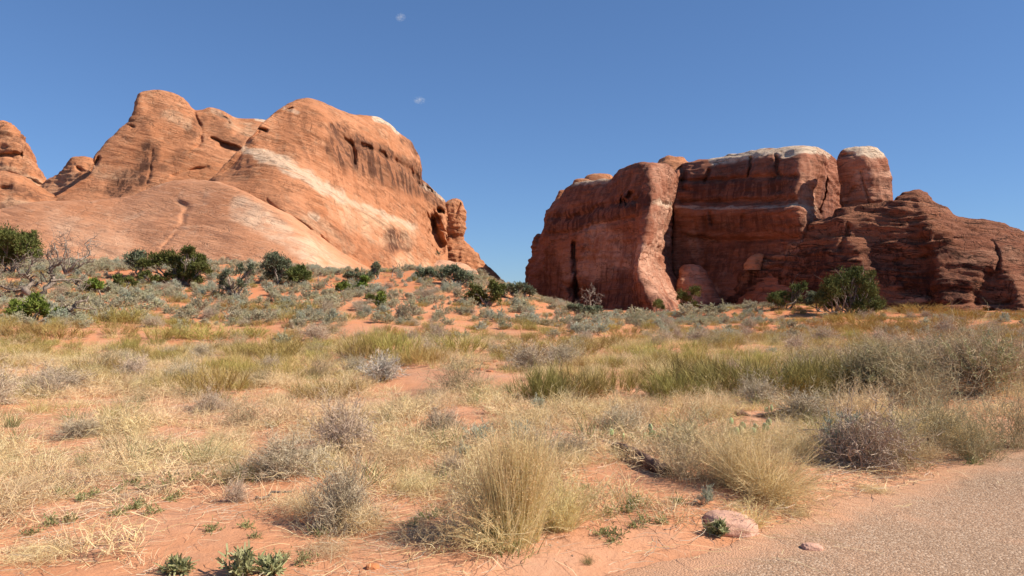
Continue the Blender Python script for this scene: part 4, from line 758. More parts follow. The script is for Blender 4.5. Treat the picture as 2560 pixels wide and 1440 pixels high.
# ------------------------------------------------------------------ individual shrubs read off the photograph
BRM = "broom shrubs of the flat"
for kd, px, py, w, h, lb in [
 ('green_broom', 905, 905, 130, 82, "left half of the tall yellow green broom mound behind the pale shrub"),
 ('green_broom', 985, 898, 150, 85, "crown of the tall yellow green broom mound behind the pale shrub"),
 ('broom_shrub', 1060, 912, 130, 62, "brown right shoulder of the tall broom mound"),
 ('green_broom', 1150, 885, 150, 58, "yellow green broom shrub right of the tall mound"),
 ('broom_shrub', 690, 895, 150, 58, "brown broom shrub with dark base left of the tall mound"),
 ('broom_shrub', 610, 890, 110, 40, "low brown broom shrub beside the dark based one"),
 ('green_broom', 400, 850, 150, 42, "bright yellow green broom shrub, left one of the streak across the flat"),
 ('green_broom', 520, 850, 170, 42, "bright yellow green broom shrub, middle of the streak across the flat"),
 ('green_broom', 620, 845, 120, 34, "bright yellow green broom shrub, right end of the streak across the flat"),
 ('broom_shrub', 130, 850, 180, 50, "brown broom shrub before the low spreading juniper"),
 ('broom_shrub', 300, 810, 160, 50, "golden brown broom shrub below the broken stump"),
 ('broom_shrub', 50, 845, 130, 50, "brown broom shrub at the left picture edge"),
 ('broom_shrub', 760, 782, 160, 30, "golden broom strip, left part, below the grey sage slope"),
 ('broom_shrub', 690, 775, 140, 26, "golden broom strip, right part, below the grey sage slope"),
 ('broom_shrub', 540, 985, 180, 95, "mixed brown and green broom shrub with dead wood in the straw"),
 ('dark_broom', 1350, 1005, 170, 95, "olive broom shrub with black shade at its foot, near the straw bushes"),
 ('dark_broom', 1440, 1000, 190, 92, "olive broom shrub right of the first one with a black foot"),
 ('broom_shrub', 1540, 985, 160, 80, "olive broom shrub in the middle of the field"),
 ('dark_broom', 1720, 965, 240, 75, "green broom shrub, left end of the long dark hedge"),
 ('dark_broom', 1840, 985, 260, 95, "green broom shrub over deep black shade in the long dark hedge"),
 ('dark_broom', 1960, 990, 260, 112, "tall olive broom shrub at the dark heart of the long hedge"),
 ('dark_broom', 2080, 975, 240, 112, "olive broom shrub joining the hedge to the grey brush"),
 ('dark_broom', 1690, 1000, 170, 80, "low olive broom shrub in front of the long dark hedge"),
 ('broom_shrub', 1310, 900, 170, 60, "golden olive broom shrub above the red scree patch"),
 ('broom_shrub', 1420, 890, 170, 55, "golden olive broom shrub in the middle distance"),
 ('rusty_broom', 2230, 835, 170, 45, "rusty broom shrub, left one of the rust coloured row"),
 ('rusty_broom', 2330, 830, 170, 45, "rusty broom shrub with black wood at its foot"),
 ('rusty_broom', 2140, 810, 150, 36, "rusty broom shrub below the red bare patch"),
 ('rusty_broom', 2420, 800, 150, 34, "rusty broom shrub below the ledgy hill's dark crack"),
 ('rusty_broom', 2300, 785, 150, 28, "rusty broom shrub hugging the foot of the ledgy hill"),
 ('rusty_broom', 580, 775, 110, 22, "rust brown broom shrub beneath the sparse pinyon")]:
    at(kd, px, py, w, h, lb, BRM)
SG = "sagebrush of the flat and dune"
for kd, px, py, w, h, lb in [
 ('sagebrush', 390, 778, 85, 38, "grey green sage in front of red sand on the left slope"),
 ('sagebrush', 465, 802, 90, 36, "round grey green sage left of the long sage row"),
 ('sagebrush', 590, 808, 90, 36, "grey sage at the left of the long sage row"), ('sagebrush', 650, 810, 100, 38, "grey sage at the right of the long sage row"),
 ('sagebrush', 340, 790, 80, 28, "grey sage half hidden behind golden broom"),
 ('blue_sage', 1460, 842, 80, 50, "tall blue green sage in the middle of the flat"), ('blue_sage', 1495, 838, 70, 42, "blue green sage right beside the tall one"), ('blue_sage', 1435, 836, 50, 34, "small blue green sage left of the tall one"),
 ('blue_sage', 1820, 850, 90, 40, "blue grey sage leaning over pale dead twigs"), ('blue_sage', 1930, 885, 50, 22, "tiny mint coloured sage in the green grass"),
 ('blue_sage', 1205, 1120, 110, 75, "blue sage with pink grey twigs behind the big golden clump"), ('blue_sage', 1310, 1125, 100, 80, "second blue sage behind the big golden clump"),
 ('blue_sage', 1345, 1030, 50, 50, "slim blue sage at the foot of the olive broom"), ('blue_sage', 1765, 1262, 62, 58, "small frosty sage beside the pink stone"),
 ('blue_sage', 2110, 1150, 190, 140, "big blue sage among grey brush beside the path"), ('blue_sage', 1160, 1150, 60, 50, "low frosty sage behind the big golden clump's left side"),
 ('sagebrush', 1720, 790, 110, 36, "dark grey sage under the dark pinyon"), ('sagebrush', 1590, 800, 110, 36, "grey sage in the hollow left of the pinyon"), ('sagebrush', 1790, 785, 100, 34, "grey sage in the hollow right of the pinyon")]:
    at(kd, px, py, w, h, lb, SG)
DR = "dry brush of the near field"
for kd, px, py, w, h, lb in [
 ('twig_shrub', 860, 1130, 190, 120, "grey bare twig shrub standing taller behind another in the straw"), ('twig_shrub', 715, 1190, 230, 100, "wide grey bare twig shrub in the middle of the straw"),
 ('twig_shrub', 850, 1320, 230, 150, "grey twig shrub wrapped in blond straw near the big clump"), ('twig_shrub', 590, 1258, 70, 55, "small grey twig ball beside a pale stick"),
 ('twig_shrub', 1330, 1160, 180, 90, "purple grey twig shrub behind the big golden clump"), ('twig_shrub', 1420, 1150, 150, 70, "grey twig shrub right behind the big golden clump"),
 ('twig_shrub', 1110, 1080, 130, 60, "low purple grey twig shrub left of the blue sage"), ('twig_shrub', 160, 975, 180, 55, "grey twig shrub in the left straw field"),
 ('twig_shrub', 200, 1095, 130, 50, "low grey twig shrub beside a bare red spot at the left"), ('twig_shrub', 1080, 1010, 60, 34, "dead twig tuft on the red sand"),
 ('twig_shrub', 1130, 1195, 90, 50, "dark dead twig tuft left of the big golden clump"), ('twig_shrub', 790, 850, 110, 40, "pale grey twig shrub in front of the golden strip"),
 ('brush', 1710, 1195, 200, 125, "brown dense brush over the dark log"), ('brush', 1800, 1205, 170, 120, "brown dense brush left of the rounded bunchgrass"),
 ('twig_shrub', 2160, 1170, 260, 150, "grey brown twig shrub below the big blue sage"), ('brush', 2250, 1165, 250, 150, "brown brush along the gravel edge"),
 ('brush', 2330, 1120, 260, 170, "tan brush filling the right field by the path"), ('brush', 2440, 1150, 190, 170, "straw coloured brush at the gravel's far edge"),
 ('brush', 2290, 1010, 260, 130, "tan brush under the great grey green bush"), ('brush', 2540, 1120, 180, 170, "straw brush cut by the right picture edge"),
 ('twig_shrub', 2010, 1050, 180, 70, "grey dead twigs in front of the hedge's black shade"), ('twig_shrub', 1560, 1080, 150, 60, "grey twig shrub left of the cactus patch")]:
    at(kd, px, py, w, h, lb, DR)
BG = M['brush']
for px, py, w, h, lb in [(2200, 985, 330, 112, "great grey green bush, left one of the pair at the right"), (2440, 985, 380, 150, "great grey green bush, right one of the pair at the right"), (2330, 930, 240, 62, "grey green bush behind the great pair"), (2560, 960, 220, 85, "grey green bush cut by the picture edge behind the great pair")]:
    g = gp(px, py); m = g[1] / F; W, H = w * m, h * m; o = empty('grey_bush', g, lb, 'bush', "great grey green bushes")
    tw = twigs(int(px), R=W / 2, H=H * 0.9, n0=90, k1=11, k2=6, w=0.007, jit=0.28, hi=1.2); mesh('stems', tw[0], tw[1], M['brush'], tw[2], parent=o)
    st, lf = sage(int(px) + 1, R=W / 2, H=H, n0=46, leafw=0.013, leafl=0.045); mesh('leaves', lf[0], lf[1], M['greyleaf'], lf[2], parent=o); USED.append((g[0], g[1], W))
for px, py, w, h, lb in [(1000, 1170, 230, 95, "heap of blond straw left of the big golden clump"), (900, 1330, 220, 110, "heap of blond straw before the wrapped twig shrub"), (760, 1290, 230, 90, "tangle of blond straw around grey twigs"), (1040, 1230, 200, 70, "low tangle of straw with a green patch inside"), (600, 1200, 180, 60, "flattened straw beside the wide twig shrub"),
 (1420, 1170, 190, 70, "pale straw arching over the red sand near the log"), (1600, 1060, 200, 90, "blond straw stand before the hedge's black shade"), (1780, 1040, 210, 80, "second blond straw stand before the hedge's black shade"), (2150, 1050, 230, 120, "tangled straw in front of the great bush pair"), (2400, 1120, 220, 110, "curly straw tangle near the gravel's far edge"), (1660, 950, 130, 70, "pale straw plume in the green hedge"), (60, 1250, 130, 70, "straw tangle at the left picture edge"), (90, 1400, 300, 40, "flattened straw in the lower corner"), (1990, 1150, 170, 110, "straw above the rounded bunchgrass"), (2300, 1150, 200, 80, "straw fringe along the gravel edge"), (1990, 1290, 120, 26, "loose straw spilling onto the gravel"), (2180, 1230, 140, 24, "loose straw lying by the gravel edge"), (820, 1385, 240, 35, "thin straw mat on the sand before the big clump")]:
    at('straw_bush', px, py, w, h, lb, "heaps of dry straw")
# pale shrub with white stems on the bare sand
g = gp(955, 952); m = g[1] / F; o = empty('pale_shrub', g, "pale silvery shrub with white stems on bare red sand", 'shrub')
tw = twigs(55, R=58 * m, H=72 * m, n0=60, k1=9, k2=6, w=0.010, jit=0.2, low=0.1, hi=1.35); mesh('twigs', tw[0], tw[1], M['pale_twig'], tw[2], parent=o)
r_ = np.random.default_rng(5); v, f = tubes([(limb(r_, np.array([0, 0, -0.03]), np.array([math.cos(a) * .12, math.sin(a) * .12, 0.22])), np.linspace(0.016, 0.008, 6)) for a in np.linspace(0, 6, 5)]); mesh('stems', v, f, M['pale_twig'], parent=o); USED.append((g[0], g[1], 2.0))
for kd, px, py, w, h, lb in [('green_tuft', 1355, 0, 0, 0, '')][:0] + [
 ('green_tuft', 970, 1055, 62, 52, "green grass tuft beyond the taller grey twig shrub"), ('green_tuft', 680, 1068, 60, 34, "short bright green grass tuft in the straw"), ('green_tuft', 205, 1165, 62, 58, "green grass tuft beside the bare red spot at the left"),
 ('green_tuft', 35, 1155, 55, 40, "green grass tuft at the left picture edge"), ('green_tuft', 30, 1070, 70, 60, "tall green grass tuft at the left edge of the straw field"), ('green_tuft', 380, 1150, 34, 34, "slim green tuft on the open sand"), ('green_tuft', 280, 1120, 46, 44, "green tuft between two twig shrubs at the left"),
 ('green_tuft', 1415, 1260, 70, 62, "dark green grass tuft right of the big golden clump"), ('green_tuft', 1010, 1005, 34, 30, "light green tuft on the red sand by the pale shrub"), ('green_tuft', 1260, 925, 40, 26, "green tuft on the red scree"), ('green_tuft', 1470, 1415, 46, 34, "small green tuft near the lower edge of the sand"), ('green_tuft', 2420, 1150, 60, 46, "bright green tuft at the gravel's far edge"),
 ('yellow_tuft', 280, 1045, 90, 75, "tall yellow green tuft in the left straw field"), ('yellow_tuft', 340, 1070, 80, 62, "yellow green tuft right of the taller one"), ('straw_tuft', 350, 1115, 60, 90, "lone tall straw spray in the left field"), ('yellow_tuft', 780, 985, 60, 60, "orange tinged grass tuft left of the bare red sand"), ('yellow_tuft', 1190, 1000, 30, 40, "thin grass tuft on the red sand in the middle")]:
    at(kd, px, py, w, h, lb)

# ------------------------------------------------------------------ cacti, log, sticks, stones
def pad(r, w, h):
    th = np.linspace(0, math.pi, 10); ph = np.linspace(0, 2 * math.pi, 15)[:-1]; T_, Pp = np.meshgrid(th, ph, indexing='ij')
    prof = np.sin(T_) ** 0.8 * (1 - 0.22 * np.cos(T_) * -1 * 0.6)
    v = np.stack([w / 2 * prof * np.cos(Pp), 0.016 * prof * np.sin(Pp), h / 2 * (1 - np.cos(T_))], -1)
    i = np.arange(10 * 14).reshape(10, 14); j = np.roll(i, -1, 1)
    f = np.stack([i[:-1], i[1:], j[1:], j[:-1]], -1).reshape(-1, 4); return v.reshape(-1, 3), f
def prickly(px, py, spots, label, seed):
    r = np.random.default_rng(seed); g = gp(px, py); m = g[1] / F; o = empty('prickly_pear', g, label, 'cactus')
    for sx, sy, hp in spots:
        h = hp * m; w = h * r.uniform(0.75, 0.95); v, f = pad(r, w, h); a = r.normal() * 0.7; t = r.normal() * 0.22; x = v.copy()
        x[:, 0], x[:, 2] = v[:, 0] * math.cos(t) + v[:, 2] * math.sin(t), -v[:, 0] * math.sin(t) + v[:, 2] * math.cos(t)
        v = x.copy(); v[:, 0], v[:, 1] = x[:, 0] * math.cos(a) - x[:, 1] * math.sin(a), x[:, 0] * math.sin(a) + x[:, 1] * math.cos(a)
        off = np.array([(sx - px) * m, r.normal() * 0.07, max((py - sy) * m, 0) * 0.9 - 0.01]); v = v + off
        q = mesh('pad', v, f, M['cactus'], {"tint": np.full(len(v), r.random()), "hgt": np.zeros(len(v))}, parent=o)
        k = r.integers(0, len(v), 26); sp = ribbons(r, v[k], unit(r.normal(size=(26, 3))), 0.022, 0.0022, 1)[0]; mesh('spines', sp[0], sp[1], M['spine'], sp[2], parent=q)
prickly(1610, 1105, [(1525,1082,17),(1555,1100,22),(1580,1100,20),(1600,1102,18),(1612,1100,24),(1632,1100,26),(1630,1078,20),(1645,1096,22),(1638,1105,20),(1570,1104,17),(1655,1085,18)], "spread out prickly pear colony left of the brown brush", 1)
prickly(1855, 1095, [(1830,1082,22),(1845,1082,22),(1838,1062,18),(1828,1108,26),(1860,1070,18),(1870,1080,20),(1895,1078,20),(1915,1076,22),(1922,1060,17),(1880,1082,18),(1910,1082,18)], "prickly pear colony above the brown brush", 2)
prickly(1925, 1030, [(1926,1026,18),(1915,1032,14)], "tiny prickly pear at the edge of the hedge's black shade", 3)
r_ = np.random.default_rng(9)
g = gp(1590, 1170); m = g[1] / F
pl = np.array([gp(x, y) - g + [0, 0, h] for x, y, h in [(1528,1128,.03),(1545,1130,.05),(1568,1140,.055),(1592,1154,.06),(1615,1168,.06),(1640,1182,.05),(1670,1196,.04)]]); pl = hermite(pl, np.arange(7.0), np.linspace(0, 6, 40))
v, f = tubes([(pl, np.interp(np.linspace(0, 1, 40), [0, .1, .3, .6, 1], [.015, .03, .04, .05, .05]))], 14, 0.0); v = v + 0.022 * fbm(v * [22, 22, 16], 4)[:, None] * unit(r_.normal(size=v.shape) * 0.2 + [0, -0.5, 1])
o = mesh('log', v, f, M['log']); o.location = [float(c) for c in g]; tag(o, "dark rotten log poking out of brown brush", 'log')
g = gp(1930, 1045); v, f = tubes([(limb(r_, np.array([-0.45, 0, .05]), np.array([0.5, .1, .06]), 9, .06), np.full(9, .035))], 8, .15); o = mesh('log', v, f, M['log']); o.location = [float(c) for c in g]; tag(o, "dark fallen branch lying in the hedge's shade", 'log')
g = gp(685, 1252); v, f = tubes([(limb(r_, np.array([-0.14, 0, .02]), np.array([0.12, .05, .05]), 7, .08), np.linspace(.014, .008, 7))], 7, .12); o = mesh('stick', v, f, M['dead']); o.location = [float(c) for c in g]; tag(o, "pale bleached stick beside the small twig ball", 'stick')
def stone(px, py, w, h, dep, mat, label, seed, name='stone'):
    g = gp(px, py); m = g[1] / F; th = np.linspace(0, math.pi, 34); ph = np.linspace(0, 2 * math.pi, 57)[:-1]; T_, Pp = np.meshgrid(th, ph, indexing='ij')
    u = np.stack([np.sin(T_) * np.cos(Pp), np.sin(T_) * np.sin(Pp), np.cos(T_)], -1); q = np.sign(u) * np.abs(u) ** 0.72
    rr = 1 + 0.09 * fbm(u * 1.6 + seed * 3.3, 4) + 0.03 * fbm(u * 6 + seed, 3); v = q * rr[..., None] * [w * m / 2, dep / 2, h * m]
    v[..., 2] = np.where(v[..., 2] > 0, v[..., 2] * (1 - 0.25 * v[..., 0] / (w * m)), v[..., 2] * 0.4)
    i = np.arange(34 * 56).reshape(34, 56); j = np.roll(i, -1, 1); f = np.stack([i[:-1], i[1:], j[1:], j[:-1]], -1).reshape(-1, 4)
    o = mesh(name, v, f, mat); o.location = [float(c) for c in g]; return tag(o, label, 'stone')
def stone_mat(name, a, b_):
    m, nt, b = newmat(name); g = G(nt); p = g.pos(); n1 = g.noise(p, 9, 6, .7); n2 = g.noise(p, 60, 4, .7)
    g.l(g.mix(g.ramp(n2, .5, .8, 0, .4), g.mix(g.ramp(n1, .35, .65), a, b_), tuple(.5 * x for x in a)), b.inputs["Base Color"]); g.l(g.bump(g.math('ADD', n1, g.math('MULTIPLY', n2, .3)), .7, .03), b.inputs["Normal"]); return m
M['pink'] = stone_mat("pink_sandstone", (0.58, 0.32, 0.22), (0.62, 0.36, 0.255)); M['clod'] = stone_mat('red_earth_clod', (0.42, 0.16, 0.075), (0.52, 0.22, 0.11)); M['orange'] = stone_mat("orange_stone", (0.50, 0.17, 0.06), (0.56, 0.22, 0.09))
stone(1825, 1322, 130, 34, 0.36, M['pink'], "flat pink stone at the gravel edge with a green sprig before it", 1)
stone(2030, 1376, 52, 14, 0.10, M['pink'], "small pink stone lying in the gravel", 2)
stone(932, 1424, 34, 10, 0.07, M['orange'], "small flat orange stone before the big golden clump", 3)
for i, (px, py, w) in enumerate([(1185, 905, 36), (1215, 912, 30), (1160, 915, 26), (1235, 905, 28), (1200, 925, 24), (1250, 915, 22), (1175, 930, 20), (1225, 930, 22)]):
    stone(px, py, w * 0.8, w * 0.2, 0.2, M['clod'], "red earth clod in the scree patch right of the pale shrub", 10 + i, 'clod')['group'] = "red clods of the scree patch"
HB = "low green herbs on the sand"
HL = [(480,1205),(530,1205),(590,1190),(340,1215),(360,1225),(420,1215),(300,1290),(330,1275),(385,1285),(430,1255),(450,1245),(130,1315),(180,1305),(80,1340),(240,1240),(210,1250),(150,1240),(290,1230),(350,1270),(1560,1285),(1580,1265),(1610,1310),(1520,1290),(1650,1310),(1500,1340),(1530,1360),(1545,1345),(1590,1320),(1800,1332),(1060,1300),(1100,1290),(1030,1320),(430,1425),(450,1435),(620,1320),(640,1345),(530,1335),(2430,1165),(1700,1265),(1480,1250),(1460,1225),(1010,1180),(700,1400),(760,1410),(800,1340)]
for i, (px, py) in enumerate(HL):
    s = rng.uniform(0.7, 1.25) * (40 + 0.02 * py); at('herb', px, py, s * 0.85, s * 0.24, "low green herb on bare sand, one of a loose scatter", HB)
for px, py, w, h, lb in [(600, 1440, 110, 62, "leafy grey green weed at the bottom edge of the sand"), (680, 1445, 90, 40, "sprawling leafy weed right of the grey green one"), (440, 1442, 60, 30, "dark broad leaved weed near the bottom edge"), (1795, 1345, 64, 34, "fresh green sprig in front of the pink stone")]:
    g = gp(px, min(py, 1438)); m = g[1] / F; r = np.random.default_rng(px); n = 30; d = lean(r, n, .1, 1.2)
    s, p = ribbons(r, r.normal(size=(n, 3)) * [w * m * .12, w * m * .08, 0], d, r.uniform(.5, 1, n) * h * m * 1.1, .005, 4, jit=.15)
    q, t = along(r, p, 12, .15, 1); lf, _ = ribbons(r, q, unit(t + r.normal(size=t.shape) * .6), r.uniform(.03, .06, len(q)), .016, 2, taper=.6); b = join([s, lf])
    o = mesh('weed', b[0], b[1], M['weed'], b[2]); o.location = [float(c) for c in g]; tag(o, lb, 'plant')

# ------------------------------------------------------------------ scattered shrubs
BARE = [(1600,1095,95,24),(1885,1078,85,28),(1230,1420,420,75),(1010,1290,120,50),(420,1330,470,95),(1030,955,190,46),(1200,925,110,40),(160,1125,110,45),(1560,1340,330,75),(1450,1240,90,60),(1640,1220,110,40),(1150,1050,150,40),(1130,1430,600,45),(640,1230,260,40),(800,1400,300,50)]
def bare(px, py):
    b = np.zeros_like(px)
    for cx, cy, a, c in BARE: b = np.maximum(b, np.exp(-(((px - cx) / a) ** 2 + ((py - cy) / c) ** 2) ** 1.5 * 1.3))
    return b
def sample(n, d0, d1, pad=90):
    px = rng.uniform(-pad, 2560 + pad, n); d = np.sqrt(rng.uniform(d0 ** 2, d1 ** 2, n)); x = (px - 1280) / F * d; z = height(x, d)
    return px, HY - (z - CZ) / d * F, x, d, z
def box(v, a, b, s): return ss(a - s, a + s, v) * (1 - ss(b - s, b + s, v))
ZN = {
 'sagebrush': lambda px, py: np.where(px < 1330, box(py, 600, 815, 14), box(py, 600, 815, 8) * box(px, 1330, 1900, 40)) + 0.10 * box(py, 800, 860, 15),
 'broom_shrub': lambda px, py: box(py, 800, 1010, 14) * (0.75 - 0.5 * box(px, 1330, 1750, 60) * box(py, 700, 830, 10)) + 0.10 * box(py, 700, 800, 10),
 'rusty_broom': lambda px, py: box(py, 740, 860, 20) * box(px, 1900, 2700, 60) + 0.05 * box(py, 780, 900, 20),
 'green_broom': lambda px, py: 0.45 * box(py, 815, 960, 14),
 'twig_shrub': lambda px, py: 0.55 * box(py, 800, 1030, 40) + 0.12 * box(py, 1030, 1250, 30) + 0.25 * box(py, 690, 800, 10) + 0.25 * box(px, 1950, 2700, 60) * box(py, 860, 1130, 30),
 'brush': lambda px, py: 0.25 * box(py, 830, 1150, 40) + 0.95 * box(px, 1950, 2700, 60) * box(py, 860, 1130, 30),
 'straw_bush': lambda px, py: 0.5 * box(py, 900, 1260, 40)}
SL = {'sagebrush': ("grey green sagebrush of the sandy dune below the orange fin", "grey green sagebrush in the hollow before the shaded wall", "grey green sagebrush among the straw of the flat"),
      'broom_shrub': ("brown broom shrub on the left flat, among many alike", "brown broom shrub in the middle of the flat, among many alike", "brown broom shrub on the right flat, among many alike"),
      'rusty_broom': ("rusty orange broom shrub in the left field", "rusty orange broom shrub in the middle field", "rusty orange broom shrub below the ledgy hill"),
      'green_broom': ("yellow green broom shrub on the left flat", "yellow green broom shrub in the middle of the flat", "yellow green broom shrub on the right flat"),
      'twig_shrub': ("bare grey twig shrub in the left field", "bare grey twig shrub in the middle field", "bare grey twig shrub in the right field"),
      'brush': ("brown dry brush in the left field", "brown dry brush in the middle field", "brown dry brush in the right field"),
      'straw_bush': ("blond straw heap in the left field", "blond straw heap in the middle field", "blond straw heap in the right field")}
def scatter(kind, n, d0, d1, wr, ratio, tries=9000, pack=0.38):
    px, py, x, d, z = sample(tries, d0, d1); w8 = ZN[kind](px, py) * (1 - bare(px, py)) * (edge_sd(x, d) > 0.35) * (0.45 + 1.1 * ss(-0.25, 0.3, noise(cat(x / 4.5, d / 4.5, 3.0 + len(kind)))))
    ok = np.nonzero(rng.random(tries) < w8)[0]; c = 0
    for i in ok:
        w = rng.uniform(*wr)
        if any((x[i] - a) ** 2 + (d[i] - b) ** 2 < (pack * (w + q)) ** 2 for a, b, q in USED): continue
        if d[i] > 30 and gp(px[i], py[i] - 0.5 * w * ratio / d[i] * F)[1] < d[i] * 0.88: continue
        k = 0 if px[i] < 900 else 1 if px[i] < 1750 else 2
        if kind == 'sagebrush': k = 2 if py[i] > 805 else 0 if px[i] < 1320 else 1
        kd = kind if kind != 'sagebrush' or rng.random() > 0.12 else 'blue_sage'
        put(kd, (x[i], d[i], z[i] - 0.02), w, w * ratio * rng.uniform(0.8, 1.2), SL[kind][k], SL[kind][k].split(',')[0]); c += 1
        if c >= n: break
    print(kind, c)
scatter('sagebrush', 260, 20, 68, (0.7, 1.5), 0.50, 14000, 0.30)
scatter('rusty_broom', 60, 20, 80, (0.7, 1.6), 0.36)
scatter('broom_shrub', 150, 12, 62, (0.55, 1.3), 0.36)
scatter('green_broom', 45, 14, 45, (0.55, 1.2), 0.36)
scatter('twig_shrub', 140, 6.5, 60, (0.5, 1.15), 0.48, 14000, 0.3)
scatter('brush', 80, 6.5, 40, (0.5, 1.2), 0.48)
scatter('straw_bush', 60, 6, 28, (0.6, 1.3), 0.26)

# ------------------------------------------------------------------ stuff: field grass, straw litter, pebbles
def stuff(name, protos, pts, rot, scl, idx, label, cat_):
    cl = bpy.data.collections.new(name + "_kinds")
    for i, me in enumerate(protos): cl.objects.link(bpy.data.objects.new("%s_kind_%02d" % (name, i), me))
    me = bpy.data.meshes.new(name); me.vertices.add(len(pts)); me.vertices.foreach_set("co", np.asarray(pts, np.float32).ravel())
    for nm, ty, a, dt in (("rot", 'FLOAT_VECTOR', rot, "vector"), ("scl", 'FLOAT_VECTOR', scl, "vector"), ("idx", 'INT', idx, "value")):
        at_ = me.attributes.new(nm, ty, 'POINT'); at_.data.foreach_set(dt, np.asarray(a, np.int32 if ty == 'INT' else np.float32).ravel())
    o = bpy.data.objects.new(name, me); COL.objects.link(o); tag(o, label, cat_, kind="stuff")
    ng = bpy.data.node_groups.new(name, 'GeometryNodeTree'); ng.interface.new_socket("Geometry", in_out='INPUT', socket_type='NodeSocketGeometry'); ng.interface.new_socket("Geometry", in_out='OUTPUT', socket_type='NodeSocketGeometry')
    N = ng.nodes; gi = N.new("NodeGroupInput"); go = N.new("NodeGroupOutput"); ip = N.new("GeometryNodeInstanceOnPoints"); ci = N.new("GeometryNodeCollectionInfo")
    ci.inputs["Collection"].default_value = cl; ci.inputs["Separate Children"].default_value = True; ci.inputs["Reset Children"].default_value = True; ip.inputs["Pick Instance"].default_value = True
    def na(nm, ty): x = N.new("GeometryNodeInputNamedAttribute"); x.data_type = ty; x.inputs[0].default_value = nm; return x.outputs[0]
    K = ng.links; K.new(gi.outputs[0], ip.inputs["Points"]); K.new(ci.outputs[0], ip.inputs["Instance"]); K.new(na("rot", 'FLOAT_VECTOR'), ip.inputs["Rotation"]); K.new(na("scl", 'FLOAT_VECTOR'), ip.inputs["Scale"]); K.new(na("idx", 'INT'), ip.inputs["Instance Index"]); K.new(ip.outputs[0], go.inputs[0])
    md = o.modifiers.new("scatter", 'NODES'); md.node_group = ng; return o
def gather(n, d0, d1, wfun):
    px, py, x, d, z = sample(n, d0, d1); w = wfun(px, py, x, d); k = rng.random(n) < w; return px[k], py[k], x[k], d[k], z[k]
def stuff_field(name, protos, parts, label, cat_, smin, smax):
    x = np.concatenate([p[2] for p in parts]); d = np.concatenate([p[3] for p in parts]); z = np.concatenate([p[4] for p in parts]); n = len(x)
    px = np.concatenate([p[0] for p in parts]); py = np.concatenate([p[1] for p in parts])
    s = rng.uniform(smin, smax, n); print(name, n)
    return dict(name=name, protos=protos, pts=np.stack([x, d, z - 0.01], -1), rot=np.stack([rng.normal(size=n) * .06, rng.normal(size=n) * .06, rng.uniform(0, 6.283, n)], -1), s=s, px=px, py=py, x=x, d=d, n=n, label=label, cat_=cat_)
def emit(q, idx, sz=1.0):
    stuff(q['name'], q['protos'], q['pts'], q['rot'], np.stack([q['s'], q['s'], q['s'] * sz], -1), idx, q['label'], q['cat_'])
def wgrass(px, py, x, d):
    w = (1 - 0.97 * bare(px, py)) * (edge_sd(x, d) > 0.3 + 0.4 * rng.random(len(x)))
    slope = np.where(px < 1330, 1 - ss(775, 805, py), 0); w = w * (1 - 0.72 * slope)
    rmid = box(px, 1250, 2700, 80) * box(py, 800, 960, 15); w = w * (1 - 0.45 * rmid)
    hollow = box(px, 1330, 1900, 60) * (1 - ss(790, 815, py)); w = w * (1 - 0.7 * hollow)
    nz = noise(cat(x / 2.3, d / 2.3, 8.0)); return w * (0.20 + 0.70 * ss(-0.25, 0.35, nz)) * ss(4.2, 5.4, d)
gs = [medata('grass', grass(400 + i, 60, 0.16, 0.26, 0.006, (0.05, 1.1), 0.30, messy=0.12), M['straw']) for i in range(4)]
gs += [medata('grass', grass(410 + i, 70, 0.15, 0.34, 0.006, (0.03, 0.8), 0.25, messy=0.07), M['ygrass']) for i in range(3)]
gs += [medata('grass', strawheap(420 + i, R=0.40, H=0.18, n=60), M['straw']) for i in range(2)]
gs += [medata('grass', grass(430, 60, 0.16, 0.34, 0.007, (0.03, 0.8), 0.25), M['green'])]
q = stuff_field("field_grass", gs, [gather(2000, 4.2, 10, wgrass), gather(8000, 10, 24, wgrass), gather(12000, 24, 72, wgrass)], "dry straw and yellow green grass covering the field", "grass", 0.55, 1.15)
zone = noise(cat(q['x'] / 5, q['d'] / 5, 1.0)) + 0.35 * np.where(q['py'] < 960, 1, -0.6) + 0.15 * np.where(q['px'] > 1300, 1, 0); u = rng.random(q['n'])
py_ = ss(-0.15, 0.35, zone) * 0.75
idx = np.where(u < py_, 4 + rng.integers(0, 3, q['n']), np.where(rng.random(q['n']) < 0.25, 7 + rng.integers(0, 2, q['n']), rng.integers(0, 4, q['n'])))
idx = np.where(rng.random(q['n']) < 0.04, 9, idx); emit(q, idx)
def litter(seed, n=26, R=0.3):
    r = np.random.default_rng(seed); a = r.uniform(0, 6.283, n); b = np.stack([r.normal(size=n) * R, r.normal(size=n) * R, r.uniform(0.004, 0.03, n)], -1)
    s = ribbons(r, b, np.stack([np.cos(a), np.sin(a), r.normal(size=n) * 0.06], -1), r.uniform(0.06, 0.28, n), 0.004, 4, np.stack([r.normal(size=n) * .3, r.normal(size=n) * .3, np.zeros(n)], -1), jit=0.15, taper=0.3)[0]
    s[0][:, 2] = np.maximum(s[0][:, 2], 0.002); return s
lt = [medata('litter', litter(450 + i), M['straw']) for i in range(2)] + [medata('litter', litter(455 + i, 22, 0.22), M['twig']) for i in range(2)]
def wlit(px, py, x, d): return (1 - 0.80 * bare(px, py)) * (edge_sd(x, d) > 0.1) * (0.25 + 0.75 * ss(-0.2, 0.3, noise(cat(x / 1.2, d / 1.2, 5.0))))
q = stuff_field("straw_litter", lt, [gather(2600, 3.9, 9, wlit), gather(3600, 9, 20, wlit)], "loose straws lying on the sand", "straw", 0.6, 1.2); emit(q, rng.integers(0, 4, q['n']), 0.8)
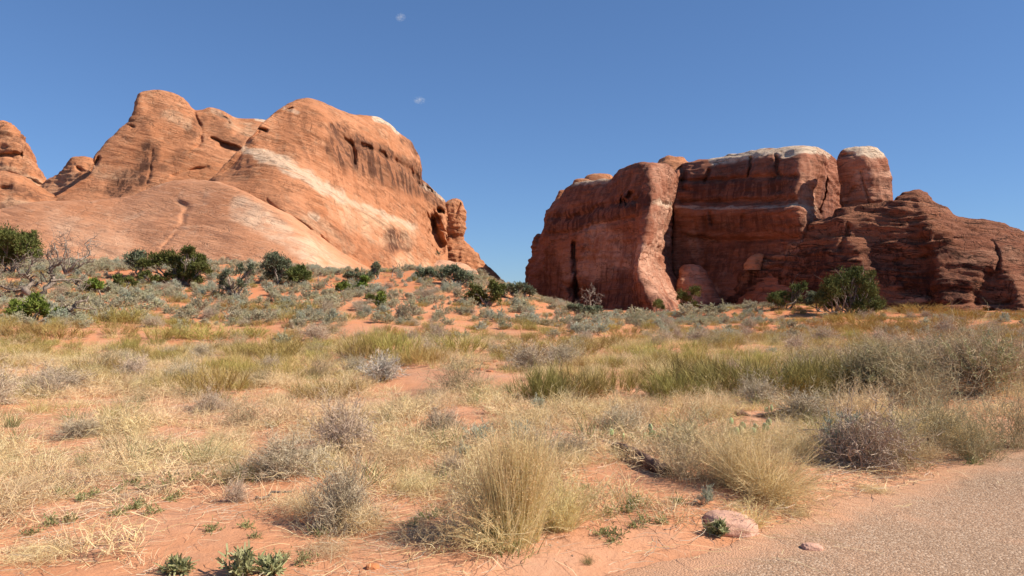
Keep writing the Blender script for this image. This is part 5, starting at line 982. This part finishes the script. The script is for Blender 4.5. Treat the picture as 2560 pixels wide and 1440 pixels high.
def pebble(seed, mat):
    r = np.random.default_rng(seed); u = np.array([[1,0,0],[-1,0,0],[0,1,0],[0,-1,0],[0,0,1],[0,0,-1]], float) * r.uniform(0.6, 1.2, (6, 1)) * [1, 0.8, 0.6]
    f = np.array([[0,2,4],[2,1,4],[1,3,4],[3,0,4],[2,0,5],[1,2,5],[3,1,5],[0,3,5]]); return mesh('pebble', u, f, mat, link=False, smooth=False).data
M['peb1'] = stone_mat("grey_pebble", (0.25, 0.155, 0.10), (0.42, 0.27, 0.175)); M['peb2'] = stone_mat("pale_pebble", (0.50, 0.35, 0.24), (0.60, 0.45, 0.33))
pb = [pebble(i, M['peb1']) for i in range(4)] + [pebble(9 + i, M['peb2']) for i in range(2)]
def wpeb(px, py, x, d): s = edge_sd(x, d); return np.where(s < 0.0, 0.9, 0.10 * np.exp(-s / 0.7))
q = stuff_field("gravel_stones", pb, [gather(80000, 3.2, 10, wpeb)], "loose gravel stones on the path", "gravel", 0.0, 1.0); q['s'] = 0.003 + 0.012 * q['s'] ** 6; q['pts'][:, 2] += 0.011
emit(q, np.where(rng.random(q['n']) < 0.72, rng.integers(0, 4, q['n']), 4 + rng.integers(0, 2, q['n'])))

def merged(v):   # one mesh data out of the two part meshes of a shrub kind
    def rd(me):
        co = np.zeros(len(me.vertices) * 3, np.float32); me.vertices.foreach_get("co", co); f = np.zeros(len(me.loops), np.int32); me.loops.foreach_get("vertex_index", f)
        a = {}
        for n in ("tint", "hgt"): x = np.zeros(len(me.vertices), np.float32); me.attributes[n].data.foreach_get("value", x); a[n] = x
        return co.reshape(-1, 3), f.reshape(-1, 4), a
    ps = [rd(me) for _, me in v[0]]; b = join(ps); me = medata('cover', b, v[0][0][1].materials[0])
    if len(ps) > 1:
        me.materials.append(v[0][1][1].materials[0]); mi = np.zeros(len(b[1]), np.int32); mi[len(ps[0][1]):] = 1; me.polygons.foreach_set("material_index", mi)
    return me
def wsage(px, py, x, d): return ZN['sagebrush'](px, py) * (0.25 + 0.75 * ss(-0.3, 0.2, noise(cat(x / 3.0, d / 3.0, 6.0)))) * 0.9
q = stuff_field("sage_cover", [merged(v) for v in PR['sagebrush'] + PR['blue_sage'][:1]], [gather(7500, 20, 78, wsage), gather(2600, 30, 72, lambda px, py, x, d: box(px, 60, 580, 50) * box(py, 665, 785, 10) * 0.9)], "small grey green sagebrush covering the dune between the larger ones", "sagebrush", 0.28, 0.70); emit(q, rng.integers(0, 5, q['n']), 0.95)
def wbrm(px, py, x, d): return (box(py, 762, 985, 14) * (1 - 0.8 * box(px, 1330, 1850, 60) * (1 - ss(795, 815, py))) * (1 - bare(px, py)) + 0.34 * box(py, 680, 765, 10)) * (1 - 0.25 * box(px, 1330, 2700, 60)) * (0.05 + 0.85 * ss(0.0, 0.22, noise(cat(x / 2.4, d / 2.4, 2.0))))
q = stuff_field("broom_cover", [merged(v) for v in PR['broom_shrub'] + PR['green_broom'] + PR['rusty_broom']], [gather(7000, 12, 80, wbrm)], "small broom shrubs filling the flat between the larger ones", "shrub", 0.26, 0.52)
rr_ = rng.random(q['n']); idx = np.where((q['px'] > 1850) & (q['py'] < 870) & (rr_ < 0.75), 7 + rng.integers(0, 3, q['n']), np.where(rr_ < 0.62, rng.integers(0, 4, q['n']), 4 + rng.integers(0, 3, q['n']))); emit(q, idx, 0.9)

# ------------------------------------------------------------------ two wisps of cloud
def cloud(px, py, w, h, label, seed):
    c = P(px, py, 2500.0); m = 2500.0 / F; u = np.linspace(0, math.pi, 16); ph = np.linspace(0, 2 * math.pi, 25)[:-1]; U, Q = np.meshgrid(u, ph, indexing='ij')
    n = np.stack([np.sin(U) * np.cos(Q), np.sin(U) * np.sin(Q), np.cos(U)], -1); v = n * (1 + 0.3 * fbm(n * 1.5 + seed, 3))[..., None] * [w * m / 2, w * m / 2, h * m / 2]
    i = np.arange(16 * 24).reshape(16, 24); j = np.roll(i, -1, 1); f = np.stack([i[:-1], i[1:], j[1:], j[:-1]], -1).reshape(-1, 4)
    mt = bpy.data.materials.new("cloud_vapour"); mt.use_nodes = True; nt = mt.node_tree; g = G(nt); nt.nodes.remove(nt.nodes["Principled BSDF"])
    pv = g.n("ShaderNodeVolumePrincipled"); pv.inputs["Color"].default_value = (0.95, 0.95, 0.97, 1); tc = g.n("ShaderNodeTexCoord").outputs["Object"]
    fall = g.n("ShaderNodeVectorMath", operation='LENGTH'); g.l(g.mapv(tc, (2 / (w * m), 2 / (w * m), 2 / (h * m))), fall.inputs[0])
    dn = g.math('MULTIPLY', g.ramp(fall.outputs["Value"], 0.15, 0.95, 1.0, 0.0), g.ramp(g.noise(tc, 0.09, 4, 0.65, 0.5), 0.42, 0.66))
    g.l(g.math('MULTIPLY', dn, 0.05), pv.inputs["Density"]); g.l(pv.outputs[0], nt.nodes["Material Output"].inputs["Volume"])
    o = mesh('cloud', v, f, mt); o.location = [float(x) for x in c]; tag(o, label, 'cloud')
cloud(1001, 43, 34, 26, "tiny white cloud wisp, the higher of the two in the blue sky", 1)
cloud(1048, 251, 40, 22, "tiny white cloud wisp just above the long orange fin", 5)
